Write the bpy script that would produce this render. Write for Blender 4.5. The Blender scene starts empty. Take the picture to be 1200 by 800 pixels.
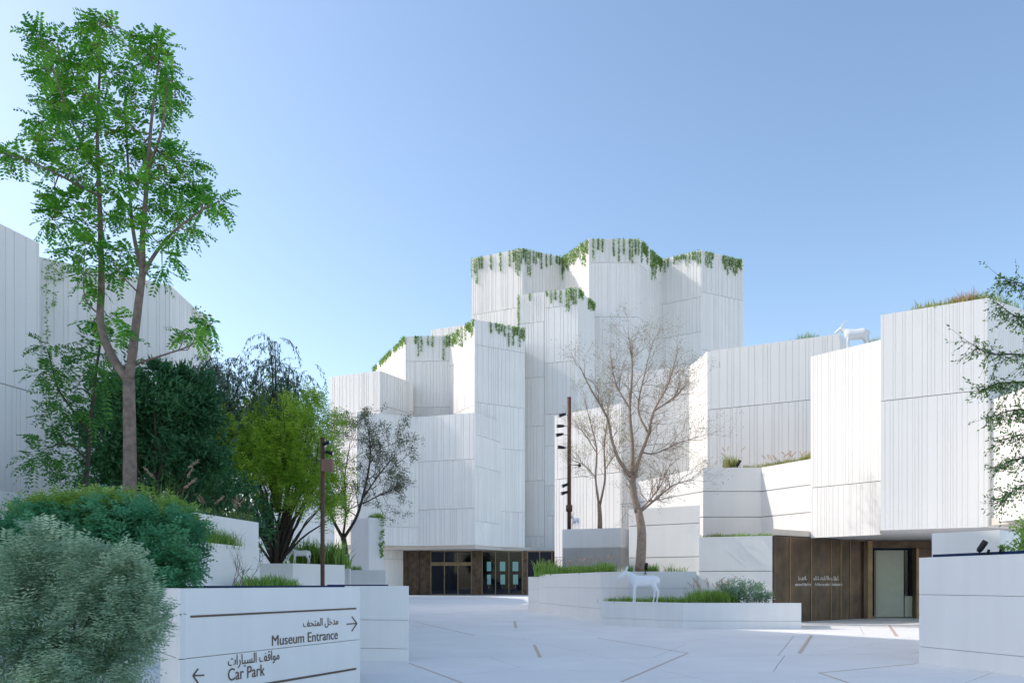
import bpy, math, random
import numpy as np
from mathutils import Vector
random.seed(7); rng = np.random.default_rng(7)
sc = bpy.context.scene; COL = sc.collection
FPX, HOR, EYE = 900.0, 683.0, 1.65      # focal length in photo pixels, horizon row, eye height
def P(px, py, D): return ((px-600)/FPX*D, D, EYE+(HOR-py)/FPX*D)
def G(px, D): return ((px-600)/FPX*D, D)

# ---------------------------------------------------------------- camera, world, sun, exposure
cam = bpy.data.cameras.new('camera'); co = bpy.data.objects.new('camera', cam); COL.objects.link(co)
co.location = (0, 0, EYE); co.rotation_euler = (math.radians(90), 0, 0)
cam.sensor_width = 36; cam.lens = 27.0; cam.shift_y = (HOR-400)/1200; cam.clip_end = 5000; cam.clip_start = .1
sc.camera = co
SUN = Vector((-1, .21, 0)).normalized(); EL = math.radians(39)
sdir = Vector((SUN.x*math.cos(EL), SUN.y*math.cos(EL), math.sin(EL)))
w = bpy.data.worlds.new('World'); sc.world = w; w.use_nodes = True
nt = w.node_tree; bg = nt.nodes['Background']
sky = nt.nodes.new('ShaderNodeTexSky'); sky.sky_type = 'NISHITA'; sky.sun_disc = False
sky.sun_elevation = EL; sky.sun_rotation = math.atan2(SUN.x, SUN.y); sky.air_density = 1.0; sky.dust_density = 1.0; sky.ozone_density = 2.4
wb = nt.nodes.new('ShaderNodeVectorMath'); wb.operation = 'MULTIPLY'; wb.inputs[1].default_value = (.98, .89, .80)   # white balance of the whole sky
hs = nt.nodes.new('ShaderNodeHueSaturation'); hs.inputs['Saturation'].default_value = 1.06; nt.links.new(sky.outputs[0], hs.inputs['Color']); nt.links.new(hs.outputs[0], wb.inputs[0]); nt.links.new(wb.outputs[0], bg.inputs[0])
bg.inputs[1].default_value = .15
sl = bpy.data.lights.new('sun', 'SUN'); sl.energy = 2.0; sl.angle = math.radians(.5); sl.color = (.84, .795, .74)
so = bpy.data.objects.new('sun', sl); COL.objects.link(so); so.rotation_euler = sdir.to_track_quat('Z', 'Y').to_euler()
sc.view_settings.view_transform = 'Standard'; sc.view_settings.look = 'None'; sc.view_settings.gamma = 1
sc.view_settings.exposure = 1.06

# ---------------------------------------------------------------- materials
def mat(name, col, rough=.8, var=.04, scale=3.0, bump=.0, bscale=40., metal=0., streak=0., objvar=0., spec=.3):
    m = bpy.data.materials.new(name); m.use_nodes = True; n = m.node_tree; L = n.links.new
    b = n.nodes['Principled BSDF']; b.inputs['Roughness'].default_value = rough; b.inputs['Metallic'].default_value = metal
    b.inputs['Specular IOR Level'].default_value = spec
    tc = n.nodes.new('ShaderNodeTexCoord')
    geo = n.nodes.new('ShaderNodeNewGeometry')
    nz = n.nodes.new('ShaderNodeTexNoise'); nz.inputs['Scale'].default_value = scale; nz.inputs['Detail'].default_value = 6
    L(geo.outputs['Position'], nz.inputs['Vector'])
    val = n.nodes.new('ShaderNodeMapRange'); val.inputs[1].default_value = .3; val.inputs[2].default_value = .7
    val.inputs[3].default_value = 1-var; val.inputs[4].default_value = 1+var; L(nz.outputs[0], val.inputs[0])
    cur = val.outputs[0]
    def mul(a, bb):
        k = n.nodes.new('ShaderNodeMath'); k.operation = 'MULTIPLY'; L(a, k.inputs[0]); L(bb, k.inputs[1]); return k.outputs[0]
    if streak:
        mp = n.nodes.new('ShaderNodeMapping'); mp.inputs['Scale'].default_value = (2.2, 2.2, .12); L(geo.outputs['Position'], mp.inputs[0])
        n2 = n.nodes.new('ShaderNodeTexNoise'); n2.inputs['Scale'].default_value = 1.5; n2.inputs['Detail'].default_value = 5; L(mp.outputs[0], n2.inputs['Vector'])
        r2 = n.nodes.new('ShaderNodeMapRange'); r2.inputs[1].default_value = .35; r2.inputs[2].default_value = .7; r2.inputs[3].default_value = 1+streak*.4; r2.inputs[4].default_value = 1-streak
        L(n2.outputs[0], r2.inputs[0]); cur = mul(cur, r2.outputs[0])
    if objvar:
        oi = n.nodes.new('ShaderNodeObjectInfo'); r3 = n.nodes.new('ShaderNodeMapRange'); r3.inputs[3].default_value = 1-objvar; r3.inputs[4].default_value = 1+objvar*.6
        L(oi.outputs['Random'], r3.inputs[0]); cur = mul(cur, r3.outputs[0])
    vm = n.nodes.new('ShaderNodeVectorMath'); vm.operation = 'SCALE'; vm.inputs[0].default_value = col[:3]; L(cur, vm.inputs['Scale'])
    L(vm.outputs[0], b.inputs['Base Color'])
    if bump:
        n3 = n.nodes.new('ShaderNodeTexNoise'); n3.inputs['Scale'].default_value = bscale; n3.inputs['Detail'].default_value = 4; L(geo.outputs['Position'], n3.inputs['Vector'])
        bp = n.nodes.new('ShaderNodeBump'); bp.inputs['Strength'].default_value = bump; bp.inputs['Distance'].default_value = .02; L(n3.outputs[0], bp.inputs['Height']); L(bp.outputs[0], b.inputs['Normal'])
    return m
def leafmat(name, dark, light, trans=.35, brown=None):
    m = bpy.data.materials.new(name); m.use_nodes = True; n = m.node_tree; L = n.links.new
    for x in list(n.nodes): n.nodes.remove(x)
    out = n.nodes.new('ShaderNodeOutputMaterial'); at = n.nodes.new('ShaderNodeAttribute'); at.attribute_name = 'tint'
    cr = n.nodes.new('ShaderNodeValToRGB'); e = cr.color_ramp.elements; e[0].color = (*dark, 1); e[1].color = (*light, 1)
    if brown: k = cr.color_ramp.elements.new(.97); k.color = (*light, 1); e[-1].color = (*brown, 1)
    L(at.outputs['Fac'], cr.inputs[0])
    d = n.nodes.new('ShaderNodeBsdfDiffuse'); t = n.nodes.new('ShaderNodeBsdfTranslucent'); g = n.nodes.new('ShaderNodeBsdfGlossy'); g.inputs['Roughness'].default_value = .45; g.inputs[0].default_value = (.5, .5, .5, 1)
    L(cr.outputs[0], d.inputs[0]); L(cr.outputs[0], t.inputs[0])
    a = n.nodes.new('ShaderNodeMixShader'); a.inputs[0].default_value = trans; L(d.outputs[0], a.inputs[1]); L(t.outputs[0], a.inputs[2])
    b = n.nodes.new('ShaderNodeMixShader'); b.inputs[0].default_value = .04; L(a.outputs[0], b.inputs[1]); L(g.outputs[0], b.inputs[2])
    L(b.outputs[0], out.inputs[0]); return m
def glassmat(name, col, refl=.12):
    m = bpy.data.materials.new(name); m.use_nodes = True; n = m.node_tree; L = n.links.new
    for x in list(n.nodes): n.nodes.remove(x)
    out = n.nodes.new('ShaderNodeOutputMaterial'); t = n.nodes.new('ShaderNodeBsdfTransparent'); t.inputs[0].default_value = (*col, 1)
    g = n.nodes.new('ShaderNodeBsdfGlossy'); g.inputs['Roughness'].default_value = .03
    lw = n.nodes.new('ShaderNodeFresnel'); lw.inputs[0].default_value = 1.45
    ad = n.nodes.new('ShaderNodeMath'); ad.operation = 'ADD'; ad.use_clamp = True; ad.inputs[1].default_value = refl; L(lw.outputs[0], ad.inputs[0])
    mx = n.nodes.new('ShaderNodeMixShader'); L(ad.outputs[0], mx.inputs[0]); L(t.outputs[0], mx.inputs[1]); L(g.outputs[0], mx.inputs[2]); L(mx.outputs[0], out.inputs[0])
    return m
WHITE = mat('white_concrete', (.885, .85, .80), .8, .02, .35, bump=.1, bscale=30, streak=.03, objvar=.045)
PLANT = mat('white_planter_panel', (.89, .865, .83), .55, .02, .8, bump=.08, bscale=60, streak=.03, objvar=.02)
CORE = mat('joint_grey', (.62, .61, .60), .9, .05)
ROOF = mat('roof_gravel', (.45, .43, .40), .9, .1)
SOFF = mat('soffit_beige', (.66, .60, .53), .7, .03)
PAVE = mat('pale_paving', (.89, .86, .815), .5, .045, .5, bump=.06, bscale=50, objvar=.03)
GROUT = mat('paving_joint', (.68, .67, .65), .9, .05)
BRONZE = mat('bronze_cladding', (.105, .068, .042), .4, .45, 1.6, metal=.55, streak=.2, objvar=.25, spec=.5)
GOLD = mat('gold_bronze_trim', (.24, .165, .09), .4, .2, 2., metal=.6)
INLAY = mat('tan_inlay', (.60, .48, .38), .5, .05)
SIGNM = mat('sign_bronze', (.14, .095, .07), .5, .05, metal=.2)
NAVY = mat('navy_trim', (.012, .035, .11), .4, .1)
BLACK = mat('black_metal', (.02, .021, .025), .45, .1)
RUST = mat('brown_steel', (.13, .062, .042), .6, .2, 4.)
SOIL = mat('planter_soil', (.12, .085, .055), .95, .35, 9., bump=.6, bscale=40)
BARK = mat('brown_bark', (.22, .165, .135), .9, .28, 9., bump=.9, bscale=26)
BARK2 = mat('pale_brown_bark', (.36, .265, .20), .9, .2, 9., bump=.5, bscale=35)
BARKD = mat('dark_bark', (.07, .055, .045), .9, .25, 9., bump=.6, bscale=35)
STATUE = mat('white_statue', (.82, .82, .82), .5, .02, 4.)
STATUEB = mat('white_statue_glossy', (.84, .85, .88), .35, .02, 4.)
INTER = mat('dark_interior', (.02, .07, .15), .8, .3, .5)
PALEG = mat('pale_green_board', (.42, .45, .36), .6, .05)
LETTER = mat('pale_lettering', (.55, .52, .47), .5, .03)
BOARD = mat('daylight_glow', (.6, .62, .5), .7, .3, 3.)
BOARD.node_tree.nodes['Principled BSDF'].inputs['Emission Color'].default_value = (.75, .85, .62, 1); BOARD.node_tree.nodes['Principled BSDF'].inputs['Emission Strength'].default_value = 1.1  # emission imitates daylight showing through from the far side
GLASS = glassmat('blue_glass', (.10, .22, .42), .01)
GLASSD = glassmat('dark_glass', (.22, .33, .42), .0)
L_ASH = leafmat('leaf_bright_green', (.06, .28, .035), (.28, .64, .07), .55, (.25, .22, .08))
L_DARK = leafmat('leaf_deep_green', (.02, .10, .045), (.10, .26, .09), .35)
L_TEAL = leafmat('leaf_blue_green', (.045, .24, .12), (.20, .50, .25), .4)
L_SILV = leafmat('leaf_silver_green', (.13, .28, .19), (.60, .74, .50), .45, (.26, .22, .17))
L_WEEP = leafmat('leaf_grey_green', (.08, .16, .11), (.17, .26, .17), .3)
L_LIME = leafmat('leaf_lime_green', (.11, .30, .03), (.55, .72, .08), .55, (.55, .42, .2))
L_OLIVE = leafmat('leaf_olive', (.08, .10, .05), (.20, .22, .11), .35)
L_GRASS = leafmat('grass_green', (.13, .30, .04), (.42, .60, .15), .45, (.36, .30, .18))
L_DRY = leafmat('grass_yellow', (.26, .32, .07), (.52, .52, .17), .45, (.50, .33, .22))
L_VINE = leafmat('vine_green', (.09, .26, .05), (.36, .50, .12), .4)
PLUME = leafmat('plume_tan', (.55, .38, .28), (.75, .58, .45), .4)
L_RED = leafmat('flower_red', (.4, .02, .02), (.6, .04, .03), .3)

# ---------------------------------------------------------------- object helpers
def link(o, parent=None):
    COL.objects.link(o)
    if parent is not None: o.parent = parent
    return o
def tag(o, label, cat, group=None, kind=None):
    o['label'] = label; o['category'] = cat
    if group: o['group'] = group
    if kind: o['kind'] = kind
    return o
def empty(name, loc, label, cat, group=None):
    e = bpy.data.objects.new(name, None); e.location = loc; e.empty_display_size = .2; link(e)
    return tag(e, label, cat, group)
def meshobj(name, V, F, m, parent=None, smooth=False, kind=None):
    me = bpy.data.meshes.new(name)
    V = [tuple(v) for v in V]
    if parent is not None:
        l = parent.matrix_basis.translation if parent.parent is None else parent.parent.matrix_basis.translation + parent.matrix_basis.translation
        V = [(v[0]-l[0], v[1]-l[1], v[2]-l[2]) for v in V]
    me.from_pydata(V, [], F); me.materials.append(m)
    if smooth: me.polygons.foreach_set('use_smooth', [True]*len(me.polygons))
    o = bpy.data.objects.new(name, me)
    if kind: o['kind'] = kind
    return link(o, parent)
class MB:
    def __init__(s): s.V = []; s.F = []
    def add(s, V, F):
        k = len(s.V); s.V += [tuple(v) for v in V]; s.F += [tuple(i+k for i in f) for f in F]; return s
    def prism(s, poly, z0, z1):
        n = len(poly)
        V = [(x, y, z0) for x, y in poly]+[(x, y, z1) for x, y in poly]
        a = sum(poly[i][0]*poly[(i+1) % n][1]-poly[(i+1) % n][0]*poly[i][1] for i in range(n))
        F = [tuple(range(n-1, -1, -1)), tuple(range(n, 2*n))]+[(i, (i+1) % n, (i+1) % n+n, i+n) for i in range(n)]
        if a < 0: F = [f[::-1] for f in F]
        return s.add(V, F)
    def box(s, x0, y0, z0, x1, y1, z1): return s.prism([(x0, y0), (x1, y0), (x1, y1), (x0, y1)], z0, z1)
    def bar(s, a, b, r, n=6, r2=None):
        return s.tube([a, b], [r, r if r2 is None else r2], n)
    def tube(s, pts, rad, n=6):
        pts = [Vector(p) for p in pts]; V = []; F = []
        up = Vector((.31, .17, .93))
        for i, p in enumerate(pts):
            t = (pts[min(i+1, len(pts)-1)]-pts[max(i-1, 0)])
            t = t.normalized() if t.length > 1e-9 else Vector((0, 0, 1))
            a = t.cross(up)
            if a.length < .1: a = t.cross(Vector((1, 0, 0)))
            a.normalize(); b = t.cross(a)
            for k in range(n):
                th = 2*math.pi*k/n; V.append(p+(a*math.cos(th)+b*math.sin(th))*rad[i])
        for i in range(len(pts)-1):
            for k in range(n):
                k2 = (k+1) % n; F.append((i*n+k, i*n+k2, (i+1)*n+k2, (i+1)*n+k))
        F.append(tuple(range(n-1, -1, -1))); F.append(tuple((len(pts)-1)*n+k for k in range(n)))
        F = [f[::-1] for f in F]
        return s.add(V, F)
    def build(s, name, m, parent=None, smooth=False, kind=None): return meshobj(name, s.V, s.F, m, parent, smooth, kind)

# ---------------------------------------------------------------- walls made of grooved panels
def panel(parent, a, b, z0, z1, pitch=None, gd=.03, gw=.04, thick=.12, m=None, name='panel', g0=0., g1=0.):
    """slab whose front face runs a->b (left to right seen from outside), thickness goes inwards"""
    a = Vector(a); b = Vector(b); u = (b-a); Ln = u.length
    if Ln < .05 or z1-z0 < .02: return
    u /= Ln; nin = Vector((-u.y, u.x))
    prof = [(g0, 0)]
    if pitch:
        x = g0+pitch*random.uniform(.3, 1.1)
        while x < Ln-g1-gw-.02:
            prof += [(x, 0), (x+gw*.15, gd), (x+gw*.85, gd), (x+gw, 0)]
            x += gw+pitch*random.choice([.35, .6, .6, 1, 1, 1.5, 2.1])
    prof.append((Ln-g1, 0))
    prof += [(Ln-g1, thick), (g0, thick)]
    pts = [a+u*s+nin*d for s, d in prof]; n = len(pts)
    V = [(p.x, p.y, z0) for p in pts]+[(p.x, p.y, z1) for p in pts]
    F = [(i, (i+1) % n, (i+1) % n+n, i+n) for i in range(n)]+[tuple(range(n-1, -1, -1)), tuple(range(n, 2*n))]
    return meshobj(name, V, F, m or WHITE, parent)
def inset(pts, d):
    """offset polyline (left-to-right seen from camera) away from the viewer"""
    out = []; n = len(pts)
    for i in range(n):
        ds = []
        if i > 0: ds.append((Vector(pts[i])-Vector(pts[i-1])).normalized())
        if i < n-1: ds.append((Vector(pts[i+1])-Vector(pts[i])).normalized())
        ns = [Vector((-u.y, u.x)) for u in ds]; nn = sum(ns, Vector((0, 0)))
        nn.normalize(); k = d/max(.45, nn.dot(ns[0])); out.append((Vector(pts[i])+nn*k))
    return out
WALLS = {}
def block(parent, key, pts, zb, zt, back=6., colw=6., pitch=.45, jz=None, joint=.06, gd=.05, gw=.09, name='wall_block', m=None, soil=None, pm='panel', thick=.14, coremat=None, topmat=None, skip=(), bx=2., bx2=None):
    """pts: [(px, D)...] front polyline; panels are children of the block mesh"""
    pl = [Vector(G(*p)) for p in pts]; WALLS[key] = (pl, zb, zt)
    ins = inset(pl, thick-.01)
    ins[0] = ins[0]+(ins[1]-ins[0]).normalized()*.01; ins[-1] = ins[-1]-(ins[-1]-ins[-2]).normalized()*.01
    e0 = Vector(G(pts[0][0]+bx, pts[0][1]+back)); e1 = Vector(G(pts[-1][0]-(bx if bx2 is None else bx2), pts[-1][1]+back))
    poly = [tuple(p) for p in ins]+[tuple(e1), tuple(e0)]
    top = zt-(.10 if soil else .03)
    core = MB().prism(poly, zb+.03, top).build(name, coremat or CORE, parent)
    cap = MB().prism(poly, top+.002, top+.03 if soil else zt-.004).build('planting_bed' if soil else 'roof_deck', soil or topmat or ROOF, core)
    par = core
    for i in range(len(pl)-1):
        if i in skip: continue
        a, b = pl[i], pl[i+1]; Ln = (b-a).length; u = (b-a)/Ln
        nc = max(1, round(Ln/colw)); cuts = [0]
        for k in range(1, nc): cuts.append(Ln*k/nc+random.uniform(-.12, .12)*Ln/nc)
        cuts.append(Ln)
        for k in range(nc):
            if jz is None:
                js = []; z = zb+random.uniform(.3, 1.)*colw
                while z < zt-colw*.25: js.append(z); z += colw*random.uniform(.7, 1.5)
            else: js = [z for z in jz if zb+.05 < z < zt-.05]
            zs = [zb]+js+[zt]
            for q in range(len(zs)-1):
                panel(par, a+u*cuts[k], a+u*cuts[k+1], zs[q]+(joint/2 if q else 0), zs[q+1]-(joint/2 if q < len(zs)-2 else 0),
                      pitch, gd, gw, thick, m or WHITE, pm, joint/2 if k else 0, joint/2 if k < nc-1 else 0)
    return core
def H(py, D): return EYE+(HOR-py)/FPX*D

# ================================================================ SETTING: ground and plaza
gr = MB(); gr.box(-900, -60, -.30, 900, 2500, -.012); g_ = gr.build('ground', mat('far_ground', (.72, .70, .66), .9, .1, .05)); g_['kind'] = 'structure'
pz = MB().box(-34, 2, -.010, 34, 112, -.002).build('plaza', GROUT); pz['kind'] = 'structure'
def clip(poly, p, nrm, off=0.):
    out = []; n = len(poly)
    for i in range(n):
        a, b = poly[i], poly[(i+1) % n]; da = (a-p).dot(nrm)-off; db = (b-p).dot(nrm)-off
        if da >= 0: out.append(a)
        if (da >= 0) != (db >= 0): out.append(a+(b-a)*(da/(da-db)))
    return out
def parea(p): return abs(sum(p[i].x*p[(i+1) % len(p)].y-p[(i+1) % len(p)].x*p[i].y for i in range(len(p))))/2
slabs = []
def split(poly, d=0):
    c = sum(poly, Vector((0, 0)))/len(poly); A = parea(poly)
    if d > 12 or A < max(9., .028*c.y**2): slabs.append(poly); return
    xs = max(p.x for p in poly)-min(p.x for p in poly); ys = max(p.y for p in poly)-min(p.y for p in poly)
    ang = random.choice([-.12, .05, .16, .3]) if ys*1.35 > xs else math.pi/2+random.choice([-.75, -.4, .3, .65])
    nn = Vector((-math.sin(ang), math.cos(ang))); c = c+Vector((random.uniform(-.1, .1)*xs, random.uniform(-.1, .1)*ys))
    for s in (1, -1):
        q = clip(poly, c, nn*s)
        if len(q) > 2: split(q, d+1)
split([Vector((-12, 4)), Vector((22, 4)), Vector((22, 45)), Vector((-12, 45))])
split([Vector((-16, 45)), Vector((26, 45)), Vector((26, 110)), Vector((-16, 110))])
for p in slabs:
    n = len(p); a = sum(p[i].x*p[(i+1) % n].y-p[(i+1) % n].x*p[i].y for i in range(n))
    if a < 0: p = p[::-1]
    c = sum(p, Vector((0, 0)))/n; g = .006+c.y*.0002; q = list(p)
    for i in range(n):
        e = p[(i+1) % n]-p[i]
        if e.length < 1e-4: continue
        q = clip(q, p[i], Vector((-e.y, e.x)).normalized(), g)
        if len(q) < 3: break
    if len(q) >= 3: MB().prism([tuple(v) for v in q], 0.0, .022+random.uniform(0, .002)).build('paving_slab', PAVE, pz)
def gp(px, py):
    D = FPX*EYE/(py-HOR); return Vector(G(px, D))
for (a, b, c, d, wd) in [(728, 800, 806, 766, .05), (480, 778, 541, 801, .035), (626, 756, 633, 771, .08), (603, 728, 604.5, 736, .1), (487, 729, 556, 745, .04), (951, 745, 937, 766, .09), (1042, 733, 1051, 746, .1), (960, 789.5, 1074, 778.5, .03), (960, 789.5, 994, 801, .045), (806, 766, 700, 748, .03)]:
    p0, p1 = gp(a, b), gp(c, d); u = (p1-p0).normalized(); n_ = Vector((-u.y, u.x))*wd/2
    MB().prism([tuple(p0-n_), tuple(p1-n_), tuple(p1+n_), tuple(p0+n_)], .003, .028).build('inlay_strip', INLAY, pz)

# ================================================================ MAIN MUSEUM BUILDING
mus = empty('museum_building', (0, 110, 0), 'tall white ribbed museum with stepped faceted towers and green vines over its parapets', 'museum')
ZB = 6.65
def dz(h, py): return FPX*h/(HOR-py)
T3h = 403/900*122
T3 = [(553, dz(T3h, 303)), (612, dz(T3h, 291)), (659, dz(T3h, 301.5)), (690, 122), (749, 122), (775, dz(T3h, 304)), (822, dz(T3h, 293)), (871, dz(T3h, 305))]
block(mus, 'T3', T3, ZB, T3h+EYE, back=18, colw=7., pitch=.42, gw=.10, gd=.07, joint=.07, name='tower_block', bx=4)
T2h = 346/900*112
T2 = [(607, dz(T2h, 346)), (677, 112), (697, dz(T2h, 357))]
block(mus, 'T2', T2, ZB, T2h+EYE, back=7, colw=6., pitch=.38, gw=.10, gd=.07, joint=.065, name='tower_block')
T1h = 309/900*104
T1 = [(437, dz(T1h, 432)), (475, dz(T1h, 394)), (527, dz(T1h, 393)), (556, 104), (615, dz(T1h, 385))]
block(mus, 'T1', T1, ZB, T1h+EYE, back=6.2, colw=6., pitch=.36, gw=.09, gd=.06, joint=.06, name='tower_block')
T0h = 304/900*119
block(mus, 'T0', [(505, dz(T0h, 386.5)), (552, 119)], ZB+8, T0h+EYE, back=5, colw=6., pitch=.42, gw=.1, gd=.07, joint=.06, name='tower_block')
B1h = 249/900*103
block(mus, 'B1', [(387, dz(B1h, 441.5)), (445, 103), (484, dz(B1h, 448.5))], 0, B1h+EYE, back=5, colw=6., pitch=.36, gw=.09, gd=.06, joint=.06, name='tower_block')
Ah = 22.2
block(mus, 'A', [(418, dz(Ah, 482)), (490, dz(Ah, 488.5)), (557, 100), (591, 106.8)], ZB, Ah+EYE, back=2.5, colw=5.5, pitch=.36, gw=.09, gd=.06, joint=.06, name='tower_block', bx=6)
# ground floor under the overhang
def V3(px, D, z): x, y = G(px, D); return (x, y, z)
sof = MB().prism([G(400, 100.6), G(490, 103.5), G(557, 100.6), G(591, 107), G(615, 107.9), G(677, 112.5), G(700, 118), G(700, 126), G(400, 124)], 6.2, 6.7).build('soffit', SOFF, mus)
DW = 107.5
scr = MB().box(-20, DW+.4, 0, -11.6, DW+.9, 6.2).build('bronze_wall', BRONZE, mus)
def cladpanels(par, px0, px1, n, D, z0=0, z1=6.2):
    for k in range(n):
        a = px0+(px1-px0)*k/n; b = px0+(px1-px0)*(k+1)/n
        MB().box(G(a, D)[0]+.03, D-.1, z0+.02, G(b, D)[0]-.03, D+.45, z1).build('bronze_panel', BRONZE, par)
cladpanels(scr, 438, 505, 5, DW)
def screen(px0, px1, ncol, transom, glass, doors):
    s = MB()
    x0, x1 = G(px0, DW)[0], G(px1, DW)[0]; wd = (x1-x0)/ncol; f = .065
    s.box(x0, DW-.12, 6.05, x1, DW+.12, 6.2).box(x0, DW-.12, 0, x1, DW+.12, .12)
    for k in range(ncol+1):
        xx = x0+wd*k; s.box(xx-f, DW-.14, .121, xx+f, DW+.14, 6.049)
    if transom: 
        for k in range(ncol): s.box(x0+wd*k+f+.001, DW-.11, transom-.25, x0+wd*(k+1)-f-.001, DW+.11, transom+.25)
    fr = s.build('glazed_screen', GOLD, mus)
    for k in range(ncol):
        a, b = x0+wd*k+f, x0+wd*(k+1)-f
        zs = [(.13, transom-.26), (transom+.26, 6.04)] if transom else [(.13, 6.04)]
        for z0, z1 in zs: MB().box(a+.002, DW-.015, z0, b-.002, DW+.015, z1).build('pane', glass, fr)
    if doors:
        for k in range(ncol):
            a = x0+wd*k; c = a+wd/2
            MB().box(c-.02, DW-.3, .9, c+.03, DW-.24, 2.3).build('handle', GOLD, fr)
    return fr
screen(505, 552.5, 3, 4.35, GLASS, 0)
scr2 = MB().box(G(552.9, DW)[0], DW-.1, .02, G(564.6, DW)[0], DW+.5, 6.2).build('bronze_panel', BRONZE, mus)
screen(565, 612, 3, None, GLASSD, 1)
MB().box(G(612.4, DW)[0], DW-.1, .02, G(617.8, DW)[0], DW+.5, 6.2).build('bronze_panel', BRONZE, mus)
screen(618, 690, 5, None, GLASS, 0)
# lobby behind the glass
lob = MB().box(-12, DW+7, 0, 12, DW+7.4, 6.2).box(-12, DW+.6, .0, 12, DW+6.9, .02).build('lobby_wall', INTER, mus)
for px, w_ in ((573, 5.5), (589, 7), (604, 7.5)):  # glowing boards standing in for daylight seen through the lobby
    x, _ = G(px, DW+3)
    bb = MB().box(x-w_*.055, DW+3, 3.4, x+w_*.055, DW+3.1, 4.75).build('daylight_board', BOARD, lob)
    MB().box(x-w_*.045, DW+3, 1.5, x+w_*.05, DW+3.1, 2.9).build('daylight_board', BOARD, lob)
MB().box(G(566, DW)[0], DW+1.2, 5.15, G(586, DW)[0], DW+1.3, 5.5).build('light_strip', LETTER, lob)

# ================================================================ RIGHT WING
wing = empty('museum_wing', (16, 36, 0), 'white ribbed wing with staggered flat-roofed walls on the right above the bronze side entrance', 'building')
R1h = 292/900*38
block(wing, 'R1', [(728, dz(R1h, 438)), (808, dz(R1h, 429)), (829, dz(R1h, 411.5)), (984, 38), (1006, 41.5)], 3.0, R1h+EYE, back=4, colw=4.6, pitch=.18, gw=.045, gd=.018, joint=.03, name='wing_wall', jz=None)
R0h = 213/900*50
block(wing, 'R0', [(650, dz(R0h, 487)), (740, 50)], 0, R0h+EYE, back=3, colw=5, pitch=.22, gw=.05, gd=.026, joint=.035, name='wing_wall')
R2z = EYE+135.5/900*36
block(wing, 'R2', [(741, 41.5), (780, 38.8), (824, 36), (892, 36), (953, 33.4)], 3.55, R2z, back=2.0, colw=14, pitch=None, joint=.04, name='terrace_wall', jz=[4.75, 5.95], m=PLANT, soil=SOIL, thick=.1)
block(wing, 'R5', [(819, 32.55), (905, 31.5)], 0, 3.6, back=3.2, colw=20, pitch=None, joint=.03, name='terrace_wall', jz=[2.15], m=PLANT, soil=SOIL, thick=.1)
R6z = EYE+90/900*33
block(wing, 'R6', [(737, 34.4), (819, 32.58)], 0, R6z, back=2.5, colw=20, pitch=None, joint=.03, name='terrace_wall', jz=[2.78, 4.2], m=PLANT, soil=SOIL, thick=.1)
ZS = 3.6
R3 = [(950, 33.1), (1032, 30.8)]; R4 = [(1032, 28.3), (1157, 26.6), (1215, 28.2)]
R3z, R4z = EYE+285/900*30.8, EYE+334/900*26.6
block(wing, 'R3', R3, ZS, R3z, back=3, colw=5, pitch=.135, gw=.032, gd=.011, joint=.026, name='wing_wall', jz=[5.75], topmat=ROOF, bx=1)
block(wing, 'R4', R4, ZS, R4z, back=4.5, colw=5, pitch=.135, gw=.032, gd=.011, joint=.026, name='wing_wall', jz=[8.35], bx=.5)
block(wing, 'R7', [(1157.5, 26.9), (1245, 23.2)], 3.75, 8.0, back=4, colw=5, pitch=.135, gw=.032, gd=.011, joint=.026, name='wing_wall')
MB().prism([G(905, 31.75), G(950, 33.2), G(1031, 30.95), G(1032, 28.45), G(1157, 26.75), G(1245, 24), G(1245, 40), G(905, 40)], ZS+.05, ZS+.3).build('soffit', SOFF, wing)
# bronze entrance wall (recedes to the right)
bw = MB()
a0, a1 = Vector(G(905.5, 31.5)), Vector(G(1013, 35.5)); uu = (a1-a0).normalized(); nn = Vector((-uu.y, uu.x))
bw.prism([tuple(a0+nn*.12), tuple(a1+nn*.12), tuple(a1+nn*.5), tuple(a0+nn*.5)], .02, ZS); bwo = bw.build('bronze_wall', CORE, wing)
def ray(px, a, b):
    """plan point where the pixel column meets line a-b"""
    d = Vector(((px-600)/FPX, 1.)); e = b-a; den = d.x*e.y-d.y*e.x; t = (a.x*e.y-a.y*e.x)/den; return d*t
bxs = [906, 925.5, 950.5, 973.5, 985, 996, 1012.5]
for i in range(len(bxs)-1):
    p, q = ray(bxs[i], a0, a1), ray(bxs[i+1], a0, a1)
    panel(bwo, p, q, .025, ZS-.01, None, thick=.11, m=BRONZE, name='bronze_panel', g0=.03, g1=.03)
for b_ in bxs[1:-1]:
    p = ray(b_, a0, a1); MB().prism([tuple(p-uu*.028-nn*.02), tuple(p+uu*.028-nn*.02), tuple(p+uu*.028+nn*.1), tuple(p-uu*.028+nn*.1)], .03, ZS-.02).build('rib', GOLD, bwo)
# unreadable pale lettering on the bronze wall
lt = MB(); rl = random.Random(3)
def onbw(px, z0, z1, wd, off=-.012):
    p = ray(px, a0, a1); lt.prism([tuple(p-uu*wd/2+nn*off), tuple(p+uu*wd/2+nn*off), tuple(p+uu*wd/2+nn*.01), tuple(p-uu*wd/2+nn*.01)], z0, z1)
zA, zB_ = H(677.5, 33.3), H(684.5, 33.3)
x = 936.
while x < 982:
    if not (944 < x < 954): onbw(x, zA-.05+rl.uniform(-.05, .05), zA+rl.uniform(.03, .13), rl.uniform(.02, .06)); onbw(x+.7, zA-.06, zA-.03, .09)
    x += rl.uniform(1.3, 2.6)
x = 932.
while x < 986:
    if not (950.5 < x < 954): onbw(x, zB_-.06, zB_+rl.choice([.03, .03, .08]), .022); onbw(x+.5, zB_+rl.choice([-.05, .01]), zB_+rl.choice([.03]), .05)
    x += 1.45
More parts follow.
